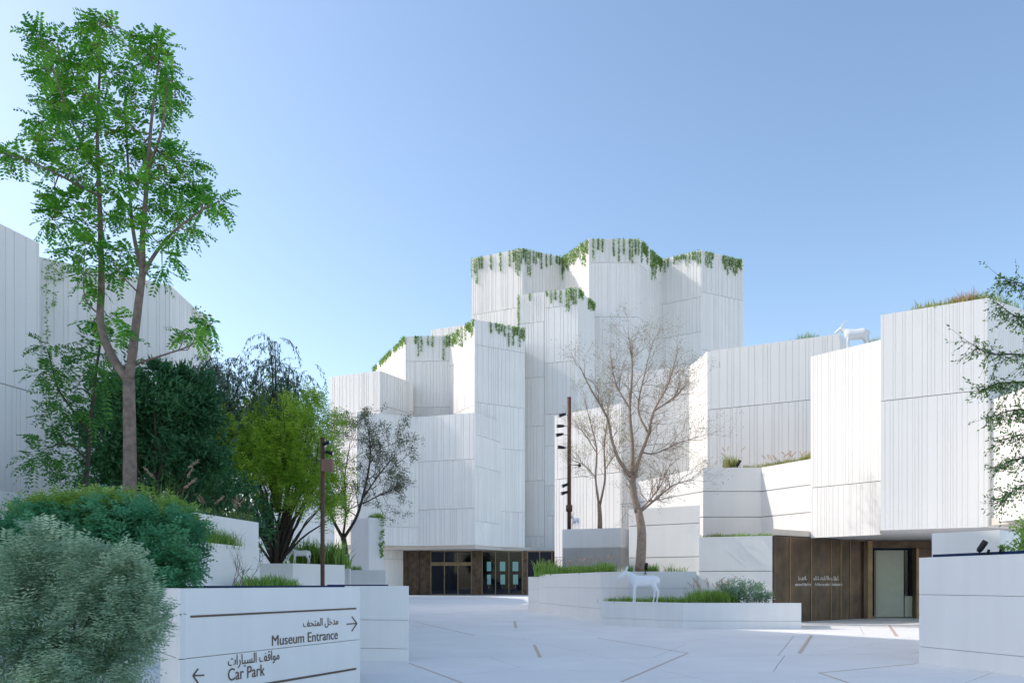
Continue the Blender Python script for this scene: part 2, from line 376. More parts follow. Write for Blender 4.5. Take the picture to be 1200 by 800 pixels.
lt.build('lettering', LETTER, bwo)
# door recess
D5 = 35.6
MB().box(G(1013.5, D5)[0], D5-.3, .02, G(1019, D5)[0], D5+.4, ZS).build('door_post', GOLD, wing)
MB().box(G(1019.5, D5)[0], D5-.1, 3.28, G(1150, D5)[0], D5+.3, ZS-.01).build('door_lintel', BRONZE, wing)
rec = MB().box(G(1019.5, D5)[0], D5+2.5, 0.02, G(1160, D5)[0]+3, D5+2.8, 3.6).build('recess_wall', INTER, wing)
MB().box(G(1031, D5)[0], D5+.35, .08, G(1063.5, D5)[0], D5+.55, 3.19).build('door_leaf', PALEG, wing)
MB().box(G(1064.5, D5)[0], D5+.3, .08, G(1073, D5)[0], D5+.5, 1.05).build('low_panel', PALEG, wing)
MB().box(G(1064.5, D5)[0], D5+.35, 1.06, G(1073, D5)[0], D5+.42, 3.2).build('pane', GLASSD, wing)
MB().box(G(1073.3, D5)[0], D5-.05, .03, G(1076, D5)[0], D5+.3, 3.27).build('door_post', GOLD, wing)
MB().box(G(1076.5, D5)[0], D5+.1, .03, G(1160, D5)[0], D5+.3, 3.27).build('bronze_panel', BRONZE, wing)

# ================================================================ LEFT BUILDING
lb = empty('side_building', (-17, 30, 0), 'white ribbed building in shade at the left edge behind the tall tree', 'building')
L1h, L2h = 421/900*24, 378/900*30
block(lb, 'L1', [(-290, 15.2), (-60, 22.6), (0, 24), (46, dz(L1h, 285))], 0, L1h+EYE, back=3.0, colw=4.5, pitch=.18, gw=.045, gd=.026, joint=.03, name='wing_wall', jz=[7.9], bx=-40, bx2=3)
block(lb, 'L2', [(36, 29.5), (200, dz(L2h, 334.5)), (247, dz(L2h, 378))], 0, L2h+EYE, back=8, colw=5, pitch=.19, gw=.045, gd=.026, joint=.032, name='wing_wall', jz=[9.0])
lc = empty('rear_shade_mass', (-30, 72, 0), 'white mass added behind the green trees left of the towers to shade the plaza', 'building')  # added volume hidden by the trees, placed to shade the middle plaza
block(lc, 'LC', [(298, 62), (340, 66), (392, 84)], 0, 17, back=14, colw=7, pitch=.36, gw=.1, gd=.05, joint=.07, name='wing_wall', bx=10)
ob = empty('west_shade_mass', (-42, 25, 0), 'long tall white unseen mass added beyond the left edge to shade the plaza', 'building')  # unseen blocks added out of view, heights shaped to cast the plaza shade
MB().prism([(-24, 8), (-24, 27), (-31, 36), (-60, 36), (-60, 8)], 0, 31.5).build('wall_block', WHITE, ob)

MB().prism([(-31, 36.01), (-39, 52), (-47.5, 66), (-70, 66), (-70, 36.01)], 0, 35.5).build('wall_block', WHITE, ob)
MB().prism([(-38.5, 50), (-40.5, 53.5), (-50.5, 70), (-69, 70), (-69, 50)], 35.51, 44).build('upper_shade_block', WHITE, ob)

# ================================================================ PLANTERS
def planter(name, label, pts, zt, back, jz, zb=0., bx=1., group=None, soil=True, colw=9., cat='planter'):
    c = Vector(G(*pts[len(pts)//2])); e = empty(name, (c.x, c.y, 0), label, cat, group)
    block(e, label, pts, zb, zt, back=back, colw=colw, pitch=None, jz=jz, joint=.010, name='planter_body', m=PLANT, soil=SOIL if soil else None, thick=.06, topmat=PLANT, bx=bx)
    return e
planter('planter', 'white planter wall in the middle carrying the large bare tree', [(632, 43), (704, 33), (737, 31.5), (816, 31.2)], 2.13, 2.6, [.55, 1.45])
planter('planter', 'small low white block at the left end of the bare tree planter', [(619, 44.6), (633.5, 43.3)], 2.02, 1.5, [.6, 1.3], soil=False)
planter('planter', 'lowest white planter in the middle with the white animal statue standing on it', [(704, 30.2), (800, 27.6), (939, 27.3)], .95, 2.4, [.3])
planter('planter', 'high white planter box holding the small bare tree and the lamp mast', [(659, 41.5), (727.5, 40.2), (738, 42)], EYE+64/900*40.8, 3.0, [3.55, 2.4])
planter('planter', 'white planter wall at the right edge of the plaza nearest the camera', [(1077, 15.7), (1235, 13.0)], 2.17, 2.0, [.36, 1.42], colw=5)
t_ = MB(); q0, q1 = Vector(G(1093, 15.95)), Vector(G(1240, 13.35)); u_ = (q1-q0).normalized(); n_ = Vector((-u_.y, u_.x))
t_.prism([tuple(q0), tuple(q1), tuple(q1+n_*.05), tuple(q0+n_*.05)], 2.12, 2.245); tag(t_.build('metal_edging', NAVY), 'dark navy metal edging along the top of the right foreground planter', 'edging')
planter('planter', 'white box rising behind the right foreground planter next to the floodlight', [(1092, 18.1), (1172, 16.9), (1215, 18.6)], EYE+60/900*17.6, 1.6, [])
sgn = planter('sign_wall', 'white wall with bronze arabic and english direction lettering and arrows', [(188, 9.9), (211, 9.0), (422, 12.2)], 1.59, 1.6, [.76], colw=5, cat='sign')
planter('planter', 'plain white wall segment just right of the sign wall', [(404, 16.3), (478, 16.05)], 1.595, 1.2, [.28, .88], colw=6)
t_ = MB(); q0, q1 = Vector(G(186, 10.15)), Vector(G(384, 12.4)); u_ = (q1-q0).normalized(); n_ = Vector((-u_.y, u_.x))
t_.prism([tuple(q0), tuple(q1), tuple(q1+n_*.05), tuple(q0+n_*.05)], 1.5, 1.615); tag(t_.build('metal_edging', NAVY), 'dark navy metal edging along the top of the sign wall', 'edging')
t_ = MB(); t_.box(G(384, 16.6)[0], 16.55, 1.5, G(455, 16.6)[0], 16.6, 1.622); tag(t_.build('metal_edging', NAVY), 'thin dark edging on top of the plain wall right of the sign', 'edging')
# left terraces
planter('planter', 'upper white terrace wall left under the tan plumed grasses', [(150, 15.4), (232, 17.6), (303, 20.4)], EYE+71/900*20.4, .9, [], colw=8)
planter('planter', 'lower white terrace wall left holding the green fountain grass', [(150, 14.2), (240, 17.0), (304, 19.9)], EYE+41/900*19.9, 1.2, [], colw=8)
planter('planter', 'highest white terrace wall at the left edge below the ribbed building', [(-60, 19), (8, 21), (140, 26)], EYE+98/900*23, 5, [], colw=5)
planter('planter', 'white planter box at the foot of the lime green tree', [(304.5, 25.5), (343, 25.2), (404, 27.5)], EYE+23/900*25.5, 3.5, [1.4])
planter('planter', 'white planter block under the dark sparse tree', [(356, 31), (410, 30.3)], EYE+33.5/900*30.5, 2.5, [])
planter('planter', 'low white block below the slim white pillar', [(404, 34.5), (452, 34)], EYE+15.5/900*34, 2, [])
pil = planter('wall_pillar', 'slim white ribbed pillar with a green plant on its top left of the entrance', [(411, 41.5), (432, 40), (449, 40.6)], EYE+77/900*40, 1.5, [], cat='pillar')

# ---------------------------------------------------------------- sign lettering
sa, sb = Vector(G(211, 9.0)), Vector(G(422, 12.2)); su = (sb-sa).normalized(); sn = Vector((-su.y, su.x))
def sp(px, py):
    p = ray(px, sa, sb); return p, EYE+(HOR-py)/FPX*p.y
def sbar(p0, p1, wd, name='sign_line', mb=None):
    (a, za), (b, zb) = sp(*p0), sp(*p1); s0 = (a-sa).dot(su); s1 = (b-sa).dot(su)
    d = Vector((s1-s0, zb-za)).normalized(); nz = Vector((-d.y, d.x))*wd/2; o = mb or MB()
    q = [(s0-nz.x, za-nz.y), (s1-nz.x, zb-nz.y), (s1+nz.x, zb+nz.y), (s0+nz.x, za+nz.y)]
    V = [(*(sa+su*s-sn*.008), z) for s, z in q]+[(*(sa+su*s+sn*.004), z) for s, z in q]
    o.add(V, [(0, 1, 2, 3), (7, 6, 5, 4), (0, 4, 5, 1), (1, 5, 6, 2), (2, 6, 7, 3), (3, 7, 4, 0)])
    if mb is None: o.build(name, SIGNM, sgn)
def level(px0, px1, py_at, wd, name='sign_line'):
    (p, z) = sp(px1, py_at); q = ray(px0, sa, sb); py0 = HOR-(z-EYE)/q.y*FPX; sbar((px0, py0), (px1, py_at), wd, name)
level(223, 417, 712.5, .025); level(290, 417, 783, .03)
for c, wd, d in (((418, 730), 12, 1), ((226, 791), -13, -1)):
    a = MB(); tip = c; py = c[1]
    tail = (c[0]-wd, py+(-.4 if d < 0 else .8)); sbar(tail, tip, .018, mb=a)
    sbar((tip[0]-6*d, py-8), tip, .018, mb=a); sbar((tip[0]-6*d, py+9), tip, .018, mb=a)
    a.build('arrow', SIGNM, sgn)
def text(body, px0, px1, pyb, hpx, par, m, name='lettering'):
    cu = bpy.data.curves.new(name, 'FONT'); cu.body = body; cu.size = 1; cu.extrude = .004; cu.offset = 0
    o = bpy.data.objects.new(name, cu); COL.objects.link(o); bpy.context.view_layer.update()
    me = bpy.data.meshes.new_from_object(o.evaluated_get(bpy.context.evaluated_depsgraph_get())); bpy.data.objects.remove(o)
    X = np.array([v.co[:] for v in me.vertices]); lo, hi = X.min(0), X.max(0)
    (p0, z0) = sp(px0, pyb[0]); (p1, _) = sp(px1, pyb[1]); s0 = (p0-sa).dot(su); s1 = (p1-sa).dot(su)
    Dm = (p0.y+p1.y)/2; hgt = hpx/FPX*Dm
    base = EYE+(HOR-(pyb[0]+pyb[1])/2)/FPX*Dm
    k = (s1-s0)/(hi[0]-lo[0]); kz = hgt/(hi[1]-lo[1]) 
    for v in me.vertices:
        s = s0+(v.co.x-lo[0])*k; z = base+(v.co.y-lo[1])*kz; y = -.006-v.co.z*.5
        q = sa+su*s+sn*y; l = par.location; v.co = (q.x-l.x, q.y-l.y, z-l.z)
    me.materials.clear(); me.materials.append(m); me.name = name
    return link(bpy.data.objects.new(name, me), par)
text('Museum Entrance', 318.5, 395.5, (755, 749), 11.5, sgn, SIGNM)
text('\uFED2\uFEA4\uFE98\uFEE4\uFEDF\uFE8D \uFEDE\uFEA7\uFEAA\uFEE3', 355, 396, (736.5, 734.5), 12, sgn, SIGNM)
text('Car Park', 267, 310, (797, 791), 14, sgn, SIGNM)
text('\uFE95\uFE8D\uFEAD\uFE8E\uFEF4\uFEB4\uFEDF\uFE8D \uFED2\uFED7\uFE8D\uFEEE\uFEE3', 267, 327, (782, 777), 15.5, sgn, SIGNM)

# ================================================================ FOLIAGE
def fastquads(name, V, m, parent, tint, kind='stuff'):
    """V: (n,4,3) array of quads"""
    n = len(V); me = bpy.data.meshes.new(name)
    if parent is not None: V = V-np.array(parent.location)[None, None, :]
    me.vertices.add(n*4); me.vertices.foreach_set('co', V.reshape(-1).astype(np.float32))
    me.loops.add(n*4); me.loops.foreach_set('vertex_index', np.arange(n*4, dtype=np.int32))
    me.polygons.add(n); me.polygons.foreach_set('loop_start', np.arange(0, n*4, 4, dtype=np.int32)); me.polygons.foreach_set('loop_total', np.full(n, 4, dtype=np.int32))
    me.materials.append(m); me.update(calc_edges=True)
    at = me.attributes.new('tint', 'FLOAT', 'FACE'); at.data.foreach_set('value', tint.astype(np.float32))
    o = bpy.data.objects.new(name, me)
    if kind: o['kind'] = kind
    return link(o, parent)
def unit(a): return a/np.maximum(1e-9, np.linalg.norm(a, axis=-1, keepdims=True))
def leafquads(C, U, L, W, curl=.0):
    R = unit(rng.normal(size=C.shape)); Vv = unit(np.cross(U, R)); L = np.asarray(L)[:, None]; W = np.asarray(W)[:, None]
    mid = C+U*L*.45
    return np.stack([C, mid+Vv*W*.5, C+U*L, mid-Vv*W*.5], 1)
def pinnate(C, U, Lr, pairs, ll, lw, droop=.25):
    """compound leaves; returns quads"""
    n = len(C); side = unit(np.cross(U, np.array([0, 0, 1.])+rng.normal(size=(n, 3))*.25)); up = unit(np.cross(side, U))
    out = []; tl = []
    base_t = rng.random(n)
    for k in range(pairs):
        t = (k+.7)/pairs; pos = C+U*(Lr*t)[:, None]-np.array([0, 0, 1.])*(Lr*droop*t*t)[:, None]
        for s in (-1, 1):
            d = unit(side*s+U*.45-np.array([0, 0, 1.])*.25+rng.normal(size=(n, 3))*.12)
            L = ll*(1-.45*abs(t-.45))*rng.uniform(.8, 1.15, n); Wd = np.full(n, lw)
            nv = unit(np.cross(d, up+rng.normal(size=(n, 3))*.25)); mid = pos+d*(L*.5)[:, None]
            out.append(np.stack([pos, mid+nv*(Wd*.5)[:, None], pos+d*L[:, None], mid-nv*(Wd*.5)[:, None]], 1)); tl.append(np.clip(base_t+rng.normal(size=n)*.12, 0, 1))
    return np.concatenate(out), np.concatenate(tl)
def nearest(limbs, p):
    best = None
    for pts, rad in limbs:
        for i in range(len(pts)):
            d = (Vector(pts[i])-p).length
            if best is None or d < best[0]: best = (d, Vector(pts[i]), rad[i])
    return best
def smooth(pts, n=4):
    """Catmull-Rom through points"""
    P_ = [Vector(p) for p in pts]; P_ = [P_[0]*2-P_[1]]+P_+[P_[-1]*2-P_[-2]]; o = []
    for i in range(1, len(P_)-2):
        for k in range(n):
            t = k/n; a, b, c, d = P_[i-1:i+3]
            o.append(.5*((2*b)+(c-a)*t+(2*a-5*b+4*c-d)*t*t+(3*b-a-3*c+d)*t**3))
    o.append(P_[-2]); return o
def limb(pix, D, r0, r1, dd=None):
    """limb from pixel points; dd depth offsets"""
    dd = dd or [0]*len(pix); pts = smooth([P(x, y, D+e) for (x, y), e in zip(pix, dd)]); n = len(pts)
    return pts, [r0+(r1-r0)*i/(n-1) for i in range(n)]

# ---- tall tree
D = 14.0
bx_, by_, bz_ = P(152, 592, D)
tt = empty('tall_tree', (bx_, by_, bz_-.4), 'tall slender tree with forked trunk and feathery bright green leaves at the left', 'tree')
limbs = [limb([(152, 600), (152, 520), (151, 445)], D, .125, .105)]
limbs += [limb([(151, 447), (130, 415), (118, 378), (119, 335), (118, 280), (116, 220), (114, 150), (117, 80), (117, 20)], D, .085, .012, [0, .05, .2, .3, .3, .35, .4, .4, .4]),
          limb([(151, 447), (157, 400), (163, 350), (167, 318), (167, 280), (171, 230), (175, 170), (180, 120), (188, 55)], D, .085, .012, [0, -.05, -.1, -.1, -.2, -.2, -.2, -.1, 0]),
          limb([(168, 322), (180, 300), (202, 273), (235, 247), (256, 236)], D, .04, .008, [-.1, -.2, -.4, -.5, -.6]),
          limb([(166, 318), (156, 270), (151, 210), (147, 130), (146, 80)], D, .04, .008, [-.1, .2, .4, .6, .7]),
          limb([(117, 230), (95, 219), (60, 200), (30, 188), (4, 178)], D, .028, .006, [.3, .1, -.2, -.3, -.4]),
          limb([(118, 300), (96, 265), (68, 250)], D, .025, .006, [.3, .5, .8]),
          limb([(116, 205), (92, 160), (72, 110), (55, 58)], D, .03, .006, [.3, .1, -.3, -.4]),
          limb([(173, 200), (190, 150), (197, 85)], D, .03, .006, [-.2, -.6, -.7]),
          limb([(152, 428), (188, 417), (228, 402), (250, 376)], D, .022, .006, [0, -.1, -.2, -.3]),
          limb([(120, 372), (100, 350), (98, 310)], D, .02, .006, [.2, .0, -.3]),
          limb([(164, 345), (145, 325), (128, 300)], D, .016, .006, [-.1, -.4, -.5])]
CL = [(118,28,18),(105,42,20),(135,36,12),(60,48,20),(44,42,9),(72,70,18),(115,65,18),(85,85,20),(50,80,9),(65,90,14),(176,56,18),(186,50,14),(162,75,20),(190,75,16),(200,95,16),(130,85,18),(186,105,18),(152,100,16),(206,115,10),(100,108,22),(76,112,18),(56,118,10),(116,120,16),(140,125,12),(186,130,14),(70,132,16),(50,142,15),(95,145,18),(120,150,14),(155,150,18),(170,165,18),(45,156,10),(70,166,18),(90,176,18),(62,192,16),(12,176,8),(26,183,8),(4,180,6),(105,192,16),(150,182,16),(190,176,18),(210,186,14),(226,190,10),(176,196,16),(160,215,18),(195,216,18),(220,216,16),(240,226,12),(256,236,10),(236,241,14),(210,246,16),(182,240,16),(140,226,10),(110,220,16),(86,240,20),(66,246,14),(58,258,9),(100,262,16),(126,252,12),(150,256,12),(226,265,11),(206,276,11),(172,270,12),(100,286,16),(126,296,15),(84,296,12),(154,296,11),(100,320,14),(132,320,11),(112,336,12),(200,300,7),(150,312,7),(190,315,7),(110,376,11),(132,374,11),(146,386,8),(246,380,12),(230,396,10),(216,390,7),(85,205,14),(140,200,12),(60,225,10)]
tw = MB(); PC = []; PU = []
for cx, cy, r in CL:
    c = Vector(P(cx, cy, D+random.uniform(-.9, .9))); rr = r/FPX*D
    d, q, rad = nearest(limbs, c)
    mid = (c+q)/2+Vector((0, 0, -.1*d)); tw.tube([q, mid, c], [min(rad*.7, .014), .010, .005], 4)
    for k in range(int(3+r*1.0)):
        o = Vector(rng.normal(size=3)); o.normalize(); o *= .9*rr*random.random()**.5; o.z *= .8
        s = c+o*.45; PC.append(s); dr = (o.normalized()*1.0+Vector((0, 0, -.15))+(c-q).normalized()*.5); PU.append(dr)
        if k % 2 == 0: tw.tube([c, s], [.006, .003], 3)
q, t = pinnate(np.array(PC), unit(np.array(PU)), rng.uniform(.24, .42, len(PC)), 8, .115, .042)
fastquads('crown', q, L_ASH, tt, t)
tr = MB()
for pts, rad in limbs[:3]: tr.tube(pts, rad, 10)
tr.build('trunk', BARK, tt, True)
br = MB()
for pts, rad in limbs[3:]: br.tube(pts, rad, 6)
br.V += []; br.build('limbs', BARK, tt, True); tw.build('twigs', BARK, tt, kind='stuff')

# ---- generic clump foliage
def cloud(name, parent, blobs, n, ll, lw, m, style='leaf', Lr=.3, pairs=5, clumps=60, spread=.16, droop=.2, up=.25, shell=.45, kind='stuff', gscale=1.):
    """blobs: [(center, (rx,ry,rz))]; leaves gather in clumps through the volume"""
    cs = []; vol = np.array([b[1][0]*b[1][1]*b[1][2] for b in blobs])**.67; vol = vol/vol.sum()
    for b, v in zip(blobs, vol):
        k = max(3, int(clumps*v)); u = unit(rng.normal(size=(k, 3))); r = rng.random(k)**shell
        R = np.array(b[1]); cs.append((np.array(b[0])+u*r[:, None]*R, u, np.full(k, min(b[1])*spread*2.2+.02)))
    C0 = np.concatenate([c[0] for c in cs]); U0 = np.concatenate([c[1] for c in cs]); S0 = np.concatenate([c[2] for c in cs])
    idx = rng.integers(0, len(C0), n); ct = rng.random(len(C0))
    C = C0[idx]+rng.normal(size=(n, 3))*S0[idx][:, None]*.55*gscale
    U = unit(U0[idx]*.8+rng.normal(size=(n, 3))*.7+np.array([0, 0, up]))
    base = np.clip(ct[idx]*.6+rng.random(n)*.4, 0, 1)
    if style == 'pin':
        q, t = pinnate(C, U, rng.uniform(.7, 1.3, n)*Lr, pairs, ll, lw, droop); t = np.clip(np.tile(base, pairs*2)*.75+t*.25, 0, 1)
    else: q = leafquads(C, U, ll*rng.uniform(.6, 1.3, n), lw*rng.uniform(.7, 1.2, n)); t = base
    fastquads(name, q, m, parent, t, kind); return C0
def blob(px, py, D, rx, ry, rz=None):
    k = D/FPX; return (P(px, py, D), (rx*k, (rz if rz else (rx+ry)/2)*k, ry*k))
def stems(parent, base, tips, r, m, n=5, name='stems', wob=.12):
    mb = MB()
    for t in tips:
        b = Vector(base)+Vector((random.uniform(-.12, .12), random.uniform(-.12, .12), 0)); t = Vector(t); d = (t-b).length
        ps = smooth([b, b.lerp(t, .35)+Vector((random.uniform(-1, 1)*wob*d*.5, random.uniform(-1, 1)*wob*d*.5, .1*d)), b.lerp(t, .7)+Vector((random.uniform(-1, 1)*wob*d*.4, random.uniform(-1, 1)*wob*d*.4, .05*d)), t], 3)
        mb.tube(ps, [r*(1-.85*i/(len(ps)-1)) for i in range(len(ps))], n)
    mb.build(name, m, parent, True)
def plant(name, loc, label, cat='shrub', group=None): return empty(name, loc, label, cat, group)

# dense dark tree behind the tall trunk
e = plant('dense_tree', (P(185, 600, 19)[0], 19, 2.8), 'dense dark green broad tree behind the trunk of the tall tree', 'tree')
bl = [blob(180, 510, 19, 72, 75), blob(215, 470, 19.5, 42, 45), blob(150, 470, 19, 40, 38), blob(130, 530, 18.5, 38, 55), blob(235, 545, 19.5, 45, 50), blob(190, 445, 19, 30, 22)]
c = cloud('crown', e, bl, 27000, .18, .055, L_DARK, clumps=330, spread=.10, up=.0, shell=.6)
stems(e, (P(185, 600, 19)[0], 19, 2.8), [c[i] for i in range(0, len(c), 22)], .07, BARKD, name='trunk')
# young tree in front with palm-like foliage at far left
e = plant('young_tree', (P(100, 590, 16)[0], 16, 2.6), 'young tree with thin dark stem and layered drooping green leaves at the far left', 'tree')
st = [limb([(98, 598), (103, 540), (107, 490), (112, 440), (118, 400)], 16, .06, .02), limb([(105, 510), (85, 480), (68, 455), (60, 425), (55, 408)], 16, .03, .01, [0, .2, .2, .3, .3]), limb([(104, 540), (80, 520), (55, 525)], 16, .02, .008, [0, -.3, -.4]), limb([(110, 465), (95, 455), (85, 460)], 16, .02, .008)]
tr = MB()
for p_, r_ in st: tr.tube(p_, r_, 6)
tr.build('trunk', BARKD, e, True)
PC = []; PU = []
for cx, cy, r in [(55, 405, 14), (62, 430, 20), (50, 440, 12), (70, 465, 18), (60, 490, 15), (80, 480, 18), (55, 520, 18), (45, 535, 16), (75, 530, 20), (60, 555, 14), (90, 505, 18), (110, 425, 22), (100, 400, 18), (120, 445, 20), (95, 455, 20), (130, 405, 18), (105, 480, 18), (85, 560, 12), (100, 425, 12), (40, 540, 12), (75, 440, 10)]:
    c0 = Vector(P(cx, cy, 16+random.uniform(-.6, .6)))
    for k in range(int(r*1.1)):
        o = Vector(rng.normal(size=3)); o.normalize(); PC.append(c0+o*r/FPX*16*.5); PU.append(o+Vector((0, 0, -.1)))
q, t = pinnate(np.array(PC), unit(np.array(PU)), rng.uniform(.28, .45, len(PC)), 7, .12, .04, .4)
fastquads('crown', q, leafmat('leaf_mid_green', (.03, .14, .03), (.13, .32, .05), .4), e, t)
# weeping grey-green tree
def weeping(label, cx, cyb, D_, tips, n):
    e = plant('weeping_tree', (P(cx, cyb, D_)[0], D_, 2.5), label, 'tree')
    mb = MB(); C = []; U = []
    b = Vector(P(cx, cyb, D_))
    for (tx, ty) in tips:
        t = Vector(P(tx, ty, D_+random.uniform(-1.2, 1.2))); ps = smooth([b, b.lerp(t, .5)+Vector((0, 0, .5)), t], 5); mb.tube(ps, [.09*(1-.85*i/(len(ps)-1)) for i in range(len(ps))], 5)
        for k in range(n):
            s = Vector(ps[random.randint(len(ps)//2, len(ps)-1)])+Vector(rng.normal(size=3))*.28
            d = Vector((random.uniform(-1, 1), random.uniform(-1, 1), .5)); v = [s]; cur = s
            for j in range(7): d = (d+Vector((0, 0, -.42))).normalized(); cur = cur+d*.17; v.append(cur)
            mb.tube(v, [.009-.001*j for j in range(8)], 3)
            for j in range(1, 8):
                for _ in range(4): C.append(v[j]+Vector(rng.normal(size=3))*.035); U.append(d+Vector(rng.normal(size=3))*.4+Vector((0, 0, -.5)))
    mb.build('trunk', BARKD, e); C = np.array(C); U = unit(np.array(U))
    fastquads('crown', leafquads(C, U, .17*rng.uniform(.6, 1.2, len(C)), np.full(len(C), .035)), L_WEEP, e, rng.random(len(C)))
weeping('weeping grey green tree with arching twigs, left one behind the lime green tree', 235, 600, 26, [(215, 425), (235, 430), (255, 420), (270, 432), (225, 460), (280, 455), (250, 450), (265, 480), (205, 450), (290, 470), (240, 490), (220, 440), (262, 440), (285, 440), (228, 480), (275, 500), (300, 490)], 40)
weeping('weeping grey green tree with one tall arching tip, just right of the first', 325, 600, 27, [(322, 400), (318, 415), (340, 425), (305, 435), (350, 440), (330, 445), (295, 455), (315, 465), (345, 460), (330, 480), (290, 480), (310, 500), (350, 490)], 34)
# lime green multi-stem tree
e = plant('lime_green_tree', (P(325, 660, 25.5)[0], 26.5, 2.2), 'bushy lime green multi-stemmed tree beside the left lamp mast', 'tree')
bl = [blob(262, 545, 25.8, 30, 34), blob(270, 500, 25.5, 26, 28), blob(355, 540, 25, 45, 40), blob(330, 520, 25.5, 62, 52), blob(290, 510, 25, 36, 30), blob(365, 495, 26, 34, 32), blob(340, 480, 25.5, 40, 22), blob(290, 560, 25, 34, 32), blob(378, 570, 25, 34, 42), blob(310, 545, 25, 50, 40), blob(335, 570, 25.5, 48, 34), blob(265, 535, 25.5, 20, 22), blob(395, 590, 25, 16, 22)]
c = cloud('crown', e, bl, 8500, .095, .04, L_LIME, style='pin', Lr=.34, pairs=4, clumps=380, spread=.15, up=.35, droop=.1)
base = P(325, 662, 26.3); stems(e, base, [c[i] for i in range(0, len(c), 9)], .05, BARKD, name='trunk', wob=.1)
stems(e, base, [P(300, 600, 25.8), P(312, 590, 26), P(330, 585, 26), P(345, 595, 26.2), P(355, 600, 26), P(320, 600, 25.5), P(338, 590, 26.6)], .10, BARKD, name='trunk')
# dark green shrub left of it (low)
e = plant('dark_shrub', (P(270, 600, 22)[0], 22, 3), 'dark green shrub mass under the lime green tree beside the plumed grass', 'shrub')
bl = [blob(265, 580, 22.5, 36, 30), blob(295, 610, 23.5, 22, 36), blob(230, 570, 22, 30, 30)]
c = cloud('foliage', e, bl, 7000, .15, .05, L_DARK, clumps=160, up=.1); stems(e, P(270, 625, 22.5), [c[i] for i in range(0, len(c), 8)], .04, BARKD)
# dark shrub near blue boards (foreground left): big dark blue-green shrub
e = plant('mounded_shrub', (P(130, 690, 10.5)[0], 10.5, 1.2), 'large mounded blue green shrub below the trunk of the tall tree', 'shrub')
bl = [blob(130, 645, 10.5, 95, 52), blob(60, 630, 10.5, 60, 38), blob(185, 640, 10.3, 58, 45), blob(120, 612, 10.6, 70, 26), blob(205, 668, 10, 42, 22), blob(10, 640, 10.4, 40, 34)]
c = cloud('foliage', e, bl, 9500, .07, .026, L_TEAL, style='pin', Lr=.17, pairs=4, clumps=420, spread=.08, up=.35)
stems(e, P(130, 700, 10.5), [c[i] for i in range(0, len(c), 14)], .02, BARKD)
bl = [blob(130, 600, 10.9, 90, 14), blob(185, 612, 10.8, 50, 14), blob(70, 608, 10.9, 60, 14)]
e2 = plant('feathery_shrub', (P(140, 640, 11)[0], 11, 1.8), 'lighter green feathery foliage along the top of the blue green shrub', 'shrub')
c = cloud('foliage', e2, bl, 5200, .07, .022, L_GRASS, style='pin', Lr=.17, pairs=4, clumps=200, spread=.25, up=.6)
stems(e2, P(140, 640, 11), [c[i] for i in range(0, len(c), 8)], .012, BARKD)
# silver shrub in the foreground
e = plant('silver_shrub', (P(80, 800, 6.6)[0], 6.6, .0), 'silvery grey green feathery shrub in the bottom left corner', 'shrub')
bl = [blob(62, 738, 6.6, 90, 58), blob(138, 738, 6.5, 44, 46), blob(30, 700, 6.8, 60, 50), blob(60, 660, 6.7, 36, 28), blob(120, 690, 6.6, 50, 28), blob(90, 790, 6.3, 68, 38), blob(15, 760, 6.4, 50, 50)]
c = cloud('foliage', e, bl, 6800, .062, .013, L_SILV, style='pin', Lr=.17, pairs=5, clumps=300, spread=.06, up=.35, droop=.05)
stems(e, P(80, 850, 6.7), [c[i] for i in range(0, len(c), 9)], .012, BARK2)
sp_ = [blob(x, y, 6.6, 9, 16) for x, y in ((35, 640), (62, 630), (90, 650), (120, 655), (150, 668), (168, 684), (178, 706), (180, 728), (12, 655), (174, 755), (140, 662), (165, 705))]
cloud('shoots', e, sp_, 420, .062, .014, L_SILV, style='pin', Lr=.18, pairs=6, clumps=70, spread=.25, up=1.1)
stems(e, P(80, 850, 6.7), [P(155, 795, 6.5), P(150, 800, 6.4)], .02, BARK)
